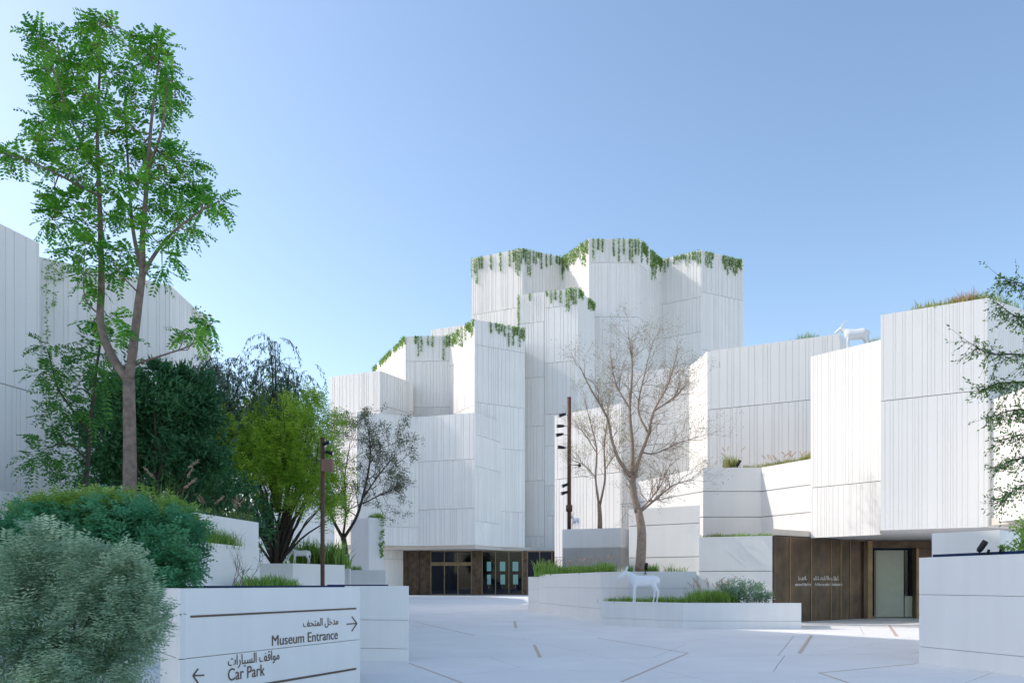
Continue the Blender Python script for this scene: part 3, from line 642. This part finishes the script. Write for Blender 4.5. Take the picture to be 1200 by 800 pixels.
# dark sparse tree
def recurse(mb, start, d, L, r, depth, tips, spread=.55, up=.18, nb=(2, 3), sides=4, shr=.72):
    pts = [Vector(start)]; dd = Vector(d).normalized(); seg = 4
    for k in range(seg):
        dd = (dd+Vector(rng.normal(size=3))*.13+Vector((0, 0, up*.3))).normalized(); pts.append(pts[-1]+dd*L/seg)
    mb.tube(pts, [r*(1-.45*k/seg) for k in range(seg+1)], sides if r > .02 else 3)
    if depth == 0: tips.append((pts[-1], dd)); tips.append((pts[-2], dd)); return
    for _ in range(random.randint(*nb)):
        nd = (dd+Vector(rng.normal(size=3))*spread+Vector((0, 0, up))).normalized()
        recurse(mb, pts[random.randint(2, seg)] if _ else pts[-1], nd, L*shr*random.uniform(.8, 1.15), r*.55, depth-1, tips, spread, up, nb, sides, shr)
def limbtree(name, label, D_, lims, subs, m, leafn, lm, ls, base, twr=.018, depth=2, slen=.9, lean=Vector((0, 0, .3)), spread=.5, up=.1):
    e = plant(name, base, label, 'tree'); tr = MB(); tw = MB(); tips = []; L_ = [limb(p, D_, r0, r1, dd) for p, r0, r1, dd in lims]
    for pts, rad in L_: tr.tube(pts, rad, 8)
    for li, (pts, rad) in enumerate(L_[1:] if len(L_) > 1 else L_):
        n = len(pts)
        for k in range(subs):
            i = random.randint(max(1, n//4), n-1); t = (pts[i]-pts[i-1]).normalized()
            d = (t*.7+Vector(rng.normal(size=3))*.55+lean).normalized()
            recurse(tw, pts[i], d, slen*random.uniform(.6, 1.2), min(rad[i]*.6, twr), depth, tips, spread=spread, up=up)
    tr.build('trunk', m, e, True); tw.build('branches', m, e, kind='stuff')
    if leafn:
        idx = rng.integers(0, len(tips), leafn); C = np.array([tips[i][0] for i in idx])+rng.normal(size=(leafn, 3))*ls*.9
        fastquads('crown', leafquads(C, unit(rng.normal(size=(leafn, 3))), ls*rng.uniform(.6, 1.2, leafn), np.full(leafn, ls*.4)), lm, e, rng.random(leafn))
    return e
D_ = 30.5
limbtree('sparse_tree', 'dark sparse small-leaved tree standing left of the slim white pillar', D_,
    [([(404, 655), (404, 640), (402, 628)], .12, .10, None), ([(403, 632), (392, 612), (382, 585), (378, 550), (385, 520)], .07, .02, [0, .2, .4, .3, .2]), ([(403, 630), (418, 605), (428, 570), (434, 535), (432, 505)], .07, .02, [0, -.2, -.3, 0, .2]),
     ([(402, 630), (405, 600), (404, 560), (410, 520)], .05, .015, [0, .3, .6, .8]), ([(424, 585), (445, 555), (462, 535)], .035, .012, [-.2, -.4, -.5]), ([(425, 590), (445, 580), (458, 575)], .03, .01, [-.2, 0, .2])],
    20, BARKD, 12000, L_OLIVE, .085, (P(404, 655, D_)[0], D_, P(404, 655, D_)[2]), twr=.022, depth=2, slen=.75)
# large bare tree in the middle
D_ = 31.8
limbtree('bare_tree', 'large nearly leafless pale brown tree in the central planter', D_,
    [([(750, 670), (752, 625), (748, 597)], .215, .16, None), ([(748, 600), (742, 575), (741, 556)], .16, .13, None), ([(741, 560), (726, 540), (717, 515), (712, 490), (692, 455), (680, 430)], .09, .015, [0, -.2, -.3, -.5, -.8, -1]), ([(741, 560), (741, 520), (738, 480), (741, 430), (736, 388)], .10, .015, [0, .1, .3, .5, .6]),
     ([(742, 558), (751, 532), (760, 508), (766, 482), (783, 450), (795, 408)], .09, .015, [0, -.1, -.3, -.4, -.6, -.8]), ([(753, 530), (768, 531), (798, 518), (832, 508)], .04, .01, [-.1, -.3, -.5, -.7]), ([(760, 508), (748, 480), (755, 440), (765, 400)], .05, .012, [-.3, .2, .6, .9]), ([(739, 480), (722, 450), (715, 415)], .04, .012, [.3, .6, 1.0]),
     ([(766, 482), (790, 465), (805, 450)], .04, .012, [-.4, .1, .5]), ([(750, 600), (768, 585), (790, 568), (812, 562)], .05, .015, [0, -.3, -.5, -.8]), ([(748, 600), (770, 575), (785, 545)], .04, .012, [0, .3, .6])],
    24, BARK2, 5200, leafmat('leaf_dry_olive', (.16, .17, .05), (.30, .29, .10), .4, (.3, .2, .12)), .07, (P(750, 670, D_)[0], D_, 2.05), twr=.017, depth=3, slen=.66)
e = plant('bare_tree', (P(703, 618, 42.3)[0], 37.8, EYE+64/900*40.8-.1), 'smaller nearly leafless tree behind the high planter box beside the lamp mast', 'tree')
bpy.data.objects.remove(e)
D_ = 42.3
limbtree('bare_tree', 'smaller nearly leafless tree on the high planter box beside the lamp mast', D_,
    [([(703, 620), (703, 605), (702, 590)], .14, .11, None), ([(702, 592), (698, 560), (699, 525), (692, 495), (684, 465)], .07, .014, [0, .2, .2, .4, .5]), ([(703, 592), (709, 560), (708, 525), (712, 490), (715, 458)], .07, .014, [0, -.2, -.4, -.5, -.3]), ([(699, 560), (685, 545), (672, 540)], .03, .01, [.2, 0, -.3]), ([(699, 530), (686, 510), (675, 498)], .03, .01, [.2, .5, .7]), ([(709, 550), (722, 530), (728, 515)], .03, .01, [-.2, 0, .3])],
    20, BARK2, 2600, L_DRY, .08, (P(703, 620, D_)[0], D_, EYE+64/900*40.8-.1), twr=.017, depth=3, slen=.7)
# leafy tree reaching in from the right edge
D_ = 9.0
e = plant('overhanging_tree', (P(1275, 800, D_)[0], D_, 1.9), 'small-leaved tree reaching in from the right edge with thin drooping branches', 'tree')
LR = [limb([(1290, 760), (1285, 600), (1275, 480), (1262, 400), (1250, 330)], D_, .09, .03), limb([(1262, 400), (1230, 345), (1200, 333), (1172, 325)], D_, .012, .003, [0, 0, -.1, -.1]),
      limb([(1262, 410), (1220, 375), (1190, 370), (1170, 356)], D_, .014, .003, [0, .1, .1, 0]), limb([(1268, 440), (1225, 420), (1190, 415), (1160, 414), (1134, 400)], D_, .018, .003, [0, -.1, -.2, -.2, -.3]),
      limb([(1270, 480), (1225, 450), (1185, 448), (1165, 450), (1150, 458)], D_, .018, .003, [0, .1, .3, .3, .4]), limb([(1275, 520), (1230, 490), (1200, 480), (1180, 482), (1162, 488)], D_, .016, .003, [0, -.2, -.3, -.2, -.1]),
      limb([(1278, 560), (1240, 530), (1205, 535), (1185, 540), (1168, 548)], D_, .016, .003, [0, .2, .2, .2, .2]), limb([(1280, 600), (1245, 570), (1210, 565), (1188, 575), (1174, 590)], D_, .014, .003, [0, .0, -.2, -.3, -.3]), limb([(1278, 540), (1240, 505), (1205, 508), (1172, 515)], D_, .014, .003)]
tr = MB(); 
for p_, r_ in LR: tr.tube(p_, r_, 5)
C = []; U = []
for p_, r_ in LR[1:]:
    n = len(p_)
    for k in range(110):
        i = min(n-1, int(n*(.25+.75*random.random()**1.3))); s = Vector(p_[i]); d = Vector(rng.normal(size=3))*.6+Vector((-.5, 0, -.45)); d.normalize()
        Ln = random.uniform(.06, .28); tr.tube([s, s+d*Ln], [.0025, .0012], 3)
        for j in range(6):
            C.append(s+d*Ln*random.random()**.5+Vector(rng.normal(size=3))*.012); U.append(d+Vector(rng.normal(size=3))*.6)
tr.build('trunk', BARKD, e); C = np.array(C)
fastquads('crown', leafquads(C, unit(np.array(U)), .042*rng.uniform(.6, 1.2, len(C)), np.full(len(C), .020)), leafmat('leaf_dull_green', (.06, .15, .05), (.26, .42, .11), .45), e, rng.random(len(C)))
e = plant('corner_shrub', (P(1195, 650, 16)[0], 16, 2.1), 'green shrub at the right edge behind the foreground planter', 'shrub')
c = cloud('foliage', e, [blob(1200, 636, 15.9, 18, 14), blob(1216, 622, 16, 20, 22), blob(1180, 645, 15.9, 10, 5)], 2200, .07, .035, L_GRASS, clumps=80); stems(e, (P(1200, 655, 16)[0], 16, 2.1), [c[i] for i in range(0, len(c), 5)], .01, BARKD)

# ---- grasses and small plants
def grass(label, spots, h, n, m, w_=.012, spread=.3, name='grass_clump', cat='grass', lean=.5, plumes=0, pm=None, ph=1.25):
    """spots: [(x,y,z)] tuft bases"""
    e = empty(name, spots[0], label, cat); Q = []; T = []
    pl = []
    for s in spots:
        hh = h*random.uniform(.7, 1.2); k = n
        a = rng.uniform(0, 2*np.pi, k); l = rng.uniform(.1, 1, k)*lean; B = np.array(s)+np.stack([rng.normal(size=k)*spread*.4, rng.normal(size=k)*spread*.4, np.zeros(k)], 1)
        L = hh*rng.uniform(.5, 1.1, k); d = np.stack([np.cos(a), np.sin(a), np.zeros(k)], 1); side = np.stack([-np.sin(a+rng.normal(size=k)*.8), np.cos(a+rng.normal(size=k)*.8), np.zeros(k)], 1)*(w_/2)
        p1 = B+np.array([0, 0, 1.])*(L*.55)[:, None]+d*(L*l*.3)[:, None]; p2 = B+np.array([0, 0, 1.])*(L*(1-.35*l))[:, None]+d*(L*l)[:, None]
        Q.append(np.stack([B-side, B+side, p1+side*.8, p1-side*.8], 1)); Q.append(np.stack([p1-side*.8, p1+side*.8, p2+side*.1, p2-side*.1], 1))
        t = rng.random(k); T += [t, t]
        if plumes:
            for _ in range(plumes):
                ang = random.uniform(0, 6.28); o = Vector(s); dd = Vector((math.cos(ang)*.35, math.sin(ang)*.35, 1)).normalized(); top = o+dd*hh*ph; pl.append((o, top, dd))
    fastquads('blades', np.concatenate(Q), m, e, np.concatenate(T))
    if pl:
        mb = MB(); C = []; U = []
        for o, top, dd in pl:
            mb.tube([o, o.lerp(top, .5)+Vector((0, 0, .02)), top], [.004, .003, .002], 3)
            d2 = (dd+Vector((dd.x*1.5, dd.y*1.5, -.2))).normalized()
            for j in range(60): C.append(top+d2*.30*j/60+Vector(rng.normal(size=3))*.012); U.append(d2+Vector(rng.normal(size=3))*.5)
        mb.build('stalks', BARK2, e, kind='stuff'); fastquads('plumes', leafquads(np.array(C), unit(np.array(U)), np.full(len(C), .055), np.full(len(C), .016)), pm or PLUME, e, rng.random(len(C)))
    return e
def row(px0, px1, n, D0, D1, z, jit=.25):
    o = []
    for k in range(n):
        t = (k+random.random())/n; D = D0+(D1-D0)*t+random.uniform(0, jit); x, y = G(px0+(px1-px0)*t, D); o.append((x, y, z))
    return o
z2 = 2.05
grass('long bank of soft green grass on the left part of the central planter', row(636, 716, 30, 42.6, 33.2, z2, 1.2), .55, 110, L_GRASS, .03, .5, plumes=1)
grass('taller leafy green tuft at the left end of the grass bank', row(632, 648, 5, 43.4, 42, z2, .8), .95, 90, L_GRASS, .05, .5)
grass('small tuft of green blades left of the bare tree trunk', row(736, 742, 3, 31.8, 31.9, z2), .42, 40, L_GRASS, .02, .15)
grass('green spiky tuft at the foot of the bare tree trunk', row(752, 770, 5, 32, 32, z2), .42, 60, L_GRASS, .025, .2)
grass('thin arching grass right of the bare tree trunk', row(776, 808, 4, 32, 32, z2), .45, 22, L_GRASS, .02, .25, lean=1.)
z3 = .87
grass('low grass and ground cover under the white animal statue', row(712, 762, 14, 30.2, 29, z3, .5), .28, 60, L_GRASS, .02, .3)
grass('bright green low tufts right of the white animal statue', row(766, 812, 14, 29, 28.4, z3, .8), .32, 70, L_GRASS, .022, .3)
grass('large bright green grass mound in the lowest planter', row(812, 860, 20, 28.4, 28.4, z3, 1.3), .62, 120, L_GRASS, .025, .4, plumes=1)
e = plant('mixed_shrub', (P(880, 706, 28.8)[0], 28.8, .9), 'pale green spreading shrub at the right end of the lowest planter', 'shrub')
cloud('foliage', e, [blob(878, 694, 28.8, 26, 11, 18), blob(858, 690, 28.9, 16, 12, 14), blob(895, 700, 28.6, 12, 7, 12)], 5200, .09, .035, L_SILV, clumps=150, up=.4)
grass('sparse dry grass on the terrace left of the bronze wall', row(824, 850, 6, 33, 33, 3.55), .26, 40, L_DRY, .02, .3)
grass('low green grass strip on the terrace above the white panels', row(843, 905, 22, 32.6, 32.2, 3.55, .8), .24, 60, L_GRASS, .02, .35)
grass('low green grass on the ledge above the bronze wall', row(908, 942, 8, 33.6, 33.9, 3.68, .3), .22, 45, L_DRY, .02, .3)
zt = R2z-.08
grass('yellow green upright tuft beside the dark lamp on the upper terrace', row(851, 862, 4, 36.5, 36.5, zt), .8, 70, L_DRY, .03, .2, plumes=1)
grass('low yellow grass right of the dark lamp on the upper terrace', row(868, 898, 8, 36.5, 36.4, zt, .5), .35, 40, L_DRY, .025, .3)
grass('yellow green grass running up to the ribbed wall on the upper terrace', row(900, 945, 16, 36.4, 34.3, zt, .5), .45, 55, L_DRY, .03, .3, plumes=1)
grass('yellow green tuft in the corner by the bright ribbed wall', row(940, 950, 4, 34.4, 34.0, zt), .55, 50, L_DRY, .03, .2)
grass('dry rooftop plants along the roof edge at upper right', row(1072, 1160, 44, 28.0, 26.9, R4z-.05, .6), .46, 26, L_DRY, .03, .45)
grass('reddish dry rooftop plants above the corner at upper right', row(1116, 1142, 9, 27.5, 27.2, R4z-.05, .4), .62, 60, leafmat('reddish_dry', (.50, .30, .18), (.62, .40, .25), .4), .025, .35)
grass('grey feathery rooftop plants past the corner at upper right', row(1148, 1188, 24, 27.2, 28.2, R4z-.05, .4), .66, 36, L_SILV, .02, .35)
grass('green tuft on the roof behind the rooftop goat', row(1019, 1031, 6, 32.6, 32.2, R3z-.05, .3), .65, 80, L_DRY, .03, .3)
grass('small grey green tuft on the roof left of the rooftop goat', row(936, 956, 6, 39.5, 39.2, R1h+EYE-.02, .3), .52, 60, L_SILV, .03, .3)
grass('bright green fountain grass on the lower left terrace', row(226, 270, 14, 17.0, 18.6, EYE+41/900*19.9-.1, .5), .5, 170, L_GRASS, .014, .35, lean=.9)
zz = EYE+71/900*20.4-.08
grass('tan plumed grass at the left end of the upper left terrace', [(P(px, 600, D)[0], D, zz-.4) for px, D in ((190, 17.6), (196, 17.8), (205, 18))], 1.25, 60, L_GRASS, .014, .2, plumes=2, ph=1.1)
grass('tan plumed grass at the right end of the upper left terrace', row(235, 292, 7, 18.8, 20.6, zz, .5), .5, 45, L_GRASS, .014, .25, plumes=2, ph=1.1)
grass('brown green ground cover along the top of the upper left terrace', row(200, 300, 26, 17.6, 20.8, zz, .5), .3, 50, L_WEEP, .018, .35)
grass('small green plants behind the sign wall below the lime tree', row(285, 345, 16, 17.5, 19, 1.45, .8), .42, 50, L_GRASS, .03, .3)
e = plant('bare_twigs', (P(270, 690, 16)[0], 16, 1.45), 'thin leafless twig plant behind the sign wall edge', 'plant')
tw = MB(); tips = []
for k in range(5): recurse(tw, P(270+k*5, 690, 16), (random.uniform(-.3, .6), 0, .7), .4, .012, 2, tips, sides=3)
tw.build('stems', BARK, e)
grass('green bushy plants behind the left lamp mast', row(345, 400, 14, 29, 28.6, 2.2, .8), 1.15, 70, L_GRASS, .06, .5)
grass('small green tuft on the low block by the slim pillar', row(410, 422, 4, 34.6, 34.6, 2.2), .3, 40, L_GRASS, .02, .2)
grass('green tuft growing on top of the slim white pillar', row(433, 448, 5, 40.4, 40.6, 5.0), .4, 50, L_GRASS, .03, .2)
fl = plant('red_flower', (P(113, 578, 15.5)[0], 15.5, 3.4), 'small red flower left of the tall trunk', 'flower')
cloud('petals', fl, [blob(113, 577, 15.5, 5, 3)], 90, .06, .04, L_RED, clumps=8)

# ---- vines over the parapets
ORD = ['first', 'second', 'third', 'fourth', 'fifth', 'sixth', 'seventh', 'eighth', 'ninth', 'tenth', 'eleventh', 'twelfth', 'thirteenth', 'fourteenth', 'fifteenth', 'sixteenth', 'seventeenth', 'eighteenth', 'nineteenth', 'twentieth', 'twenty-first', 'twenty-second', 'twenty-third', 'twenty-fourth', 'twenty-fifth', 'twenty-sixth', 'twenty-seventh', 'twenty-eighth', 'twenty-ninth', 'thirtieth']
def vines(key, lst, where, grp, ls=.24, dens=1.):
    pl, zb, zt = WALLS[key]
    for i, (x0, x1, yb) in enumerate(lst):
        pc = (x0+x1)/2; hit = None
        for a, b in zip(pl[:-1], pl[1:]):
            pa = 600+a.x/a.y*FPX; pb = 600+b.x/b.y*FPX
            if pa-.5 <= pc <= pb+.5: hit = (a, b)
        if hit is None: continue
        a, b = hit; pa = 600+a.x/a.y*FPX; pb = 600+b.x/b.y*FPX
        p0 = ray(max(x0, pa), a, b); p1 = ray(min(x1, pb), a, b); c = (p0+p1)/2; u = (b-a).normalized(); no = Vector((u.y, -u.x))
        Ln = max(.3, zt-(EYE+(HOR-yb)/FPX*c.y)); wd = max(.35, (p1-p0).length)
        ns = max(1, int(wd/.28)); n = int((20+Ln*42)*max(1, wd/.5)*dens)
        e = empty('hanging_vine', (c.x+no.x*.1, c.y+no.y*.1, zt), f'{ORD[i]} hanging green vine from the left on {where}', 'vine', grp)
        sx = np.linspace(-wd/2, wd/2, ns) if ns > 1 else np.array([0.]); sl_ = Ln*rng.uniform(.35, 1., ns); sl_[rng.integers(0, ns)] = Ln
        k = rng.integers(0, ns, n); t = rng.random(n); s = sx[k]+rng.normal(size=n)*.07*(1-.4*t); z = zt+.04-t*(sl_[k]+.04); o = .06+np.abs(rng.normal(size=n))*.14*(1-.5*t)
        C = np.stack([c.x+u.x*s+no.x*o, c.y+u.y*s+no.y*o, z], 1)
        fastquads('leaves', leafquads(C, unit(rng.normal(size=(n, 3))+np.array([0, 0, -.6])), ls*rng.uniform(.5, 1.1, n), np.full(n, ls*.6)), L_VINE, e, rng.random(n), None)
vines('T3', [(553, 556.5, 325), (559, 565, 332), (574, 577, 316), (585, 588, 318), (596, 599, 312), (602, 611.5, 323), (613, 621, 323), (625, 631, 310), (633, 635, 315), (640, 645, 313), (652, 658.5, 321), (660, 666, 325), (668, 676, 311), (678, 682, 305), (683, 689, 313), (695, 701, 304), (704, 708, 295), (719, 725, 306), (730, 732, 298), (736, 740, 305), (741, 748.5, 309), (751, 758, 311), (762, 767, 329), (768, 774, 322), (776, 783, 319), (790, 801, 309), (804, 808, 311), (812, 821, 312), (827, 835, 314), (847, 868, 324)], 'the tallest tower parapet', 'vines on the tallest tower')
vines('T2', [(607, 608.5, 385), (619, 623, 352), (641, 646, 356), (651, 657, 355), (664, 675, 364), (678, 682, 352), (689, 696, 366)], 'the middle tower below it', 'vines on the middle tower')
vines('T1', [(438, 442, 436), (446, 452, 428), (453, 459, 421), (462, 467, 412), (469, 475, 408), (487, 494, 417), (502, 507, 406), (520, 530, 421), (530, 537, 405), (539, 542, 407), (546, 555.5, 396), (574, 576, 390), (581, 591, 393), (596, 601, 406), (603, 614, 407)], 'the lower left tower parapet', 'vines on the lower left tower')
vines('L2', [(52, 58, 400), (60, 66, 360), (68, 74, 330), (226, 232, 392), (234, 240, 400)], 'the shaded building at the left edge', 'vines on the shaded left building', ls=.13, dens=.55)
vines('slim white ribbed pillar with a green plant on its top left of the entrance', [(443.5, 448.5, 652)], 'the slim white pillar', 'vines on the slim pillar', ls=.16, dens=1.2)

# ================================================================ ANIMAL STATUES
def skin(name, parent, nodes, edges, m):
    """tapered round limbs between the joints, fused into one continuous skin"""
    import bmesh
    bm = bmesh.new()
    def rad(k): r = nodes[k][3]; return Vector((r[0], r[0], r[1])) if isinstance(r, tuple) else Vector((r, r, r))
    for a, b in edges:
        pa, pb = Vector(nodes[a][:3]), Vector(nodes[b][:3]); ra, rb = rad(a), rad(b); n = max(2, int((pb-pa).length/.035))
        for k in range(n+1):
            t = k/n; p = pa.lerp(pb, t); q = ra.lerp(rb, t)
            g = bmesh.ops.create_icosphere(bm, subdivisions=2, radius=1.0)
            for v in g['verts']: v.co = Vector((v.co.x*q.x, v.co.y*q.y*.92, v.co.z*q.z))+p
    me = bpy.data.meshes.new(name); bm.to_mesh(me); bm.free(); o = link(bpy.data.objects.new(name, me), parent)
    d = o.modifiers.new('remesh', 'REMESH'); d.mode = 'VOXEL'; d.voxel_size = .02
    d = o.modifiers.new('smooth', 'SMOOTH'); d.factor = .5; d.iterations = 5
    bpy.context.view_layer.update(); dg = bpy.context.evaluated_depsgraph_get()
    m2 = bpy.data.meshes.new_from_object(o.evaluated_get(dg)); o.modifiers.clear(); o.data = m2; m2.materials.clear(); m2.materials.append(m)
    m2.polygons.foreach_set('use_smooth', [True]*len(m2.polygons)); return o
def quadruped(name, label, loc, s, rot, m, head_up=.0, horns='ears', bulk=1., graze=False):
    """standing animal facing -x, s = shoulder height in metres"""
    e = empty(name, loc, label, 'statue'); e.rotation_euler = (0, 0, rot); e.scale = (s, s, s)
    N = {'hip': (.40, 0, .83, (.17, .19)), 'mid': (.08, 0, .80, (.17, .19)), 'chest': (-.25, 0, .82, (.17, .20)), 'neck0': (-.40, 0, .98, (.10, .13)), 'rump': (.54, 0, .82, (.14, .15)), 'tail1': (.64, 0, .72, .035), 'tail2': (.66, 0, .52, .024)}
    hx, hz = (-.62, 1.22+head_up) if not graze else (-.70, .45)
    N['neck1'] = ((-.40+hx)/2-.02, 0, (.98+hz)/2+.02, (.075, .095)); N['poll'] = (hx, 0, hz, (.075, .085)); N['nose'] = (hx-.17, 0, hz-.12, (.055, .06)); N['muz'] = (hx-.27, 0, hz-.20, (.042, .045))
    E = [('hip', 'mid'), ('mid', 'chest'), ('chest', 'neck0'), ('neck0', 'neck1'), ('neck1', 'poll'), ('poll', 'nose'), ('nose', 'muz'), ('hip', 'rump'), ('rump', 'tail1'), ('tail1', 'tail2')]
    for sd, y in (('l', .10), ('r', -.10)):
        f = .03 if sd == 'l' else -.05
        N['sh'+sd] = (-.27, y, .68, (.075, .085)); N['kn'+sd] = (-.28+f, y*1.05, .40, (.042, .045)); N['fe'+sd] = (-.27+f*1.3, y*1.05, .12, (.030, .030)); N['ho'+sd] = (-.29+f*1.3, y*1.05, .02, (.038, .034))
        N['st'+sd] = (.44, y, .64, (.085, .10)); N['hk'+sd] = (.55-f, y*1.05, .40, (.042, .048)); N['hf'+sd] = (.50-f, y*1.05, .12, (.030, .030)); N['hh'+sd] = (.48-f, y*1.05, .02, (.038, .034))
        E += [('chest', 'sh'+sd), ('sh'+sd, 'kn'+sd), ('kn'+sd, 'fe'+sd), ('fe'+sd, 'ho'+sd), ('hip', 'st'+sd), ('st'+sd, 'hk'+sd), ('hk'+sd, 'hf'+sd), ('hf'+sd, 'hh'+sd)]
    for k in N:
        a = N[k]; q = a[3] if isinstance(a[3], tuple) else (a[3], a[3]); g = bulk if k in ('hip', 'mid', 'chest', 'neck0', 'neck1', 'rump') else 1+(bulk-1)*.55; N[k] = (a[0], a[1], a[2], (q[0]*g, q[1]*g))
    skin('body', e, N, E, m)
    for y in (-1, 1):
        mb = MB()
        if horns == 'ears': mb.tube([(hx+.02, y*.05, hz+.05), (hx+.05, y*.09, hz+.15), (hx+.07, y*.11, hz+.24)], [.022, .032, .006], 6)
        else: mb.tube([(hx, y*.04, hz+.05), (hx+.06, y*.07, hz+.2), (hx+.17, y*.10, hz+.30), (hx+.28, y*.12, hz+.32)], [.035, .032, .024, .008], 6)
        k = mb; me = bpy.data.meshes.new('ear'); me.from_pydata(k.V, [], k.F); me.materials.append(m); link(bpy.data.objects.new('ear' if horns == 'ears' else 'horn', me), e)
    return e
x, y = G(750, 28.7)
quadruped('animal_statue', 'white standing antelope-like statue on the lowest planter wall in front of the bare tree', (x-.02, 28.15, .95), .98, .05, STATUEB, head_up=-.10, bulk=1.05)
x, y = G(1007, 32.0)
quadruped('goat_statue', 'white goat statue standing on the roof edge against the sky', (14.33, 32.15, R3z-.03), .84, -.25, STATUE, head_up=-.08, bulk=1.42, horns='horns')
x, y = G(674, 41.6)
quadruped('gazelle_statue', 'small pale statue at the foot of the lamp mast', (x, 41.55, EYE+64/900*40.8+.0), .62, -1.2, STATUEB, horns='horns')
x, y = G(350, 26.2)
quadruped('grazing_statue', 'white grazing animal statue in the planter under the lime green tree', (x, 26.3, 2.22), .56, .3, STATUE, graze=True)

# ================================================================ LAMP MASTS AND LAMPS
def mast(label, px, pyt, D_, zb_, r, lamps):
    x, _, zt_ = P(px, pyt, D_); e = empty('lamp_mast', (x, D_, zb_), label, 'lamp post', 'brown lamp masts')
    MB().tube([(x, D_, zb_), (x, D_, zt_)], [r, r], 12).build('pole', RUST, e, True)
    MB().tube([(x, D_, zt_), (x, D_, zt_+.03)], [r*1.1, r*1.1], 12).build('cap', RUST, e)
    MB().tube([(x, D_, zb_), (x, D_, zb_+.03)], [r*2.2, r*2.2], 12).build('base_plate', RUST, e)
    for (lx, ly, kind, tilt) in lamps:
        s = 1 if lx > px else -1; c = Vector(P(lx, ly, D_-.1)); a = Vector((x, D_, c.z))
        if kind == 'spot':
            d = Vector((s*math.cos(tilt), -.35, -math.sin(tilt))).normalized(); Ls = .15*r/.07
            g = MB().tube([c-d*Ls, c-d*Ls*.6, c+d*Ls*.9, c+d*Ls], [.025*r/.07, .05*r/.07, .065*r/.07, .062*r/.07], 10).build('spotlight', BLACK, e, True)
            MB().bar(a, c-d*Ls*.3, .018, 5).build('bracket', RUST, g)
            MB().tube([c+d*Ls*1.001, c+d*Ls*1.02], [.055*r/.07]*2, 10).build('lens', GLASSD, g)
        elif kind == 'box':
            g = MB().box(min(a.x, c.x+.12), D_-.14, c.z-.17, max(a.x, c.x+.12), D_+.02, c.z+.17).build('junction_box', mat('brown_box', (.27, .15, .11), .6, .08), e)
        elif kind == 'collar':
            g = MB().tube([(x, D_, c.z-.2), (x, D_, c.z-.16), (x, D_, c.z+.16), (x, D_, c.z+.2)], [r, r*1.7, r*1.7, r], 12).build('collar', RUST, e, True)
    return e
mast('brown lamp mast with a cluster of spotlights in front of the bright wall', 667, 466, 41.9, EYE+64/900*40.8-.08, 0.105, [(659, 486, 'spot', .35), (657, 499, 'spot', .1), (656, 509, 'spot', .25), (658, 524, 'spot', -.05), (663, 568, 'spot', .4), (662, 577, 'spot', .3), (667.1, 595, 'collar', 0)])
mast('brown lamp mast in front of the lime green tree behind the sign wall', 378, 514, 22, .05, .062, [(382, 519, 'spot', -.2), (386, 530, 'spot', .3), (385, 545, 'box', 0)])
def flood(label, px, py, D_, s, ry):
    c = Vector(P(px, py, D_)); e = empty('floodlight', (c.x, c.y, c.z-.16*s), label, 'floodlight')
    d = Vector((.45, -.2, .8)).normalized() if ry else Vector((.1, -.2, .9)).normalized()
    MB().tube([c-d*.1*s, c-d*.06*s, c+d*.1*s, c+d*.14*s], [.03*s, .055*s, .06*s, .055*s], 10).build('lamp_head', BLACK, e, True)
    MB().bar((c.x-.03*s, c.y, c.z-.22*s), c-d*.05*s, .014*s, 6).build('bracket', BLACK, e)
    MB().tube([(c.x-.03*s, c.y, c.z-.24*s), (c.x-.03*s, c.y, c.z-.21*s)], [.05*s]*2, 8).build('base', BLACK, e)
flood('black floodlight tilted up on the right foreground planter', 1150, 641, 14.7, 1.0, 1)
flood('small black spike light beside the tilted floodlight', 1158, 647, 14.6, .42, 0)
flood('tiny dark light at the corner of the box behind the right planter', 1172, 646, 14.4, .35, 0)
flood('dark lamp standing on the upper terrace between yellow tufts', 865, 543, 36.4, 1.3, 1)
flood('small black light at the foot of the bare tree trunk', 757, 664, 31.3, 1.2, 0)
cam_ = empty('security_camera', P(687, 545, 46), 'round dark lamp hanging in front of the bright wall right of the lamp mast', 'lamp')
c = Vector(P(679, 545, 41.8)); cam_.location = c
MB().tube([c+Vector((-.04, 0, -.08)), c+Vector((0, 0, -.04)), c+Vector((0, 0, .06)), c+Vector((0, 0, .09))], [.05, .1, .09, .03], 10).build('housing', BLACK, cam_, True)
MB().bar(c, (P(667, 545, 41.9)[0]+.05, 41.9, c.z+.05), .02, 5).build('bracket', RUST, cam_)
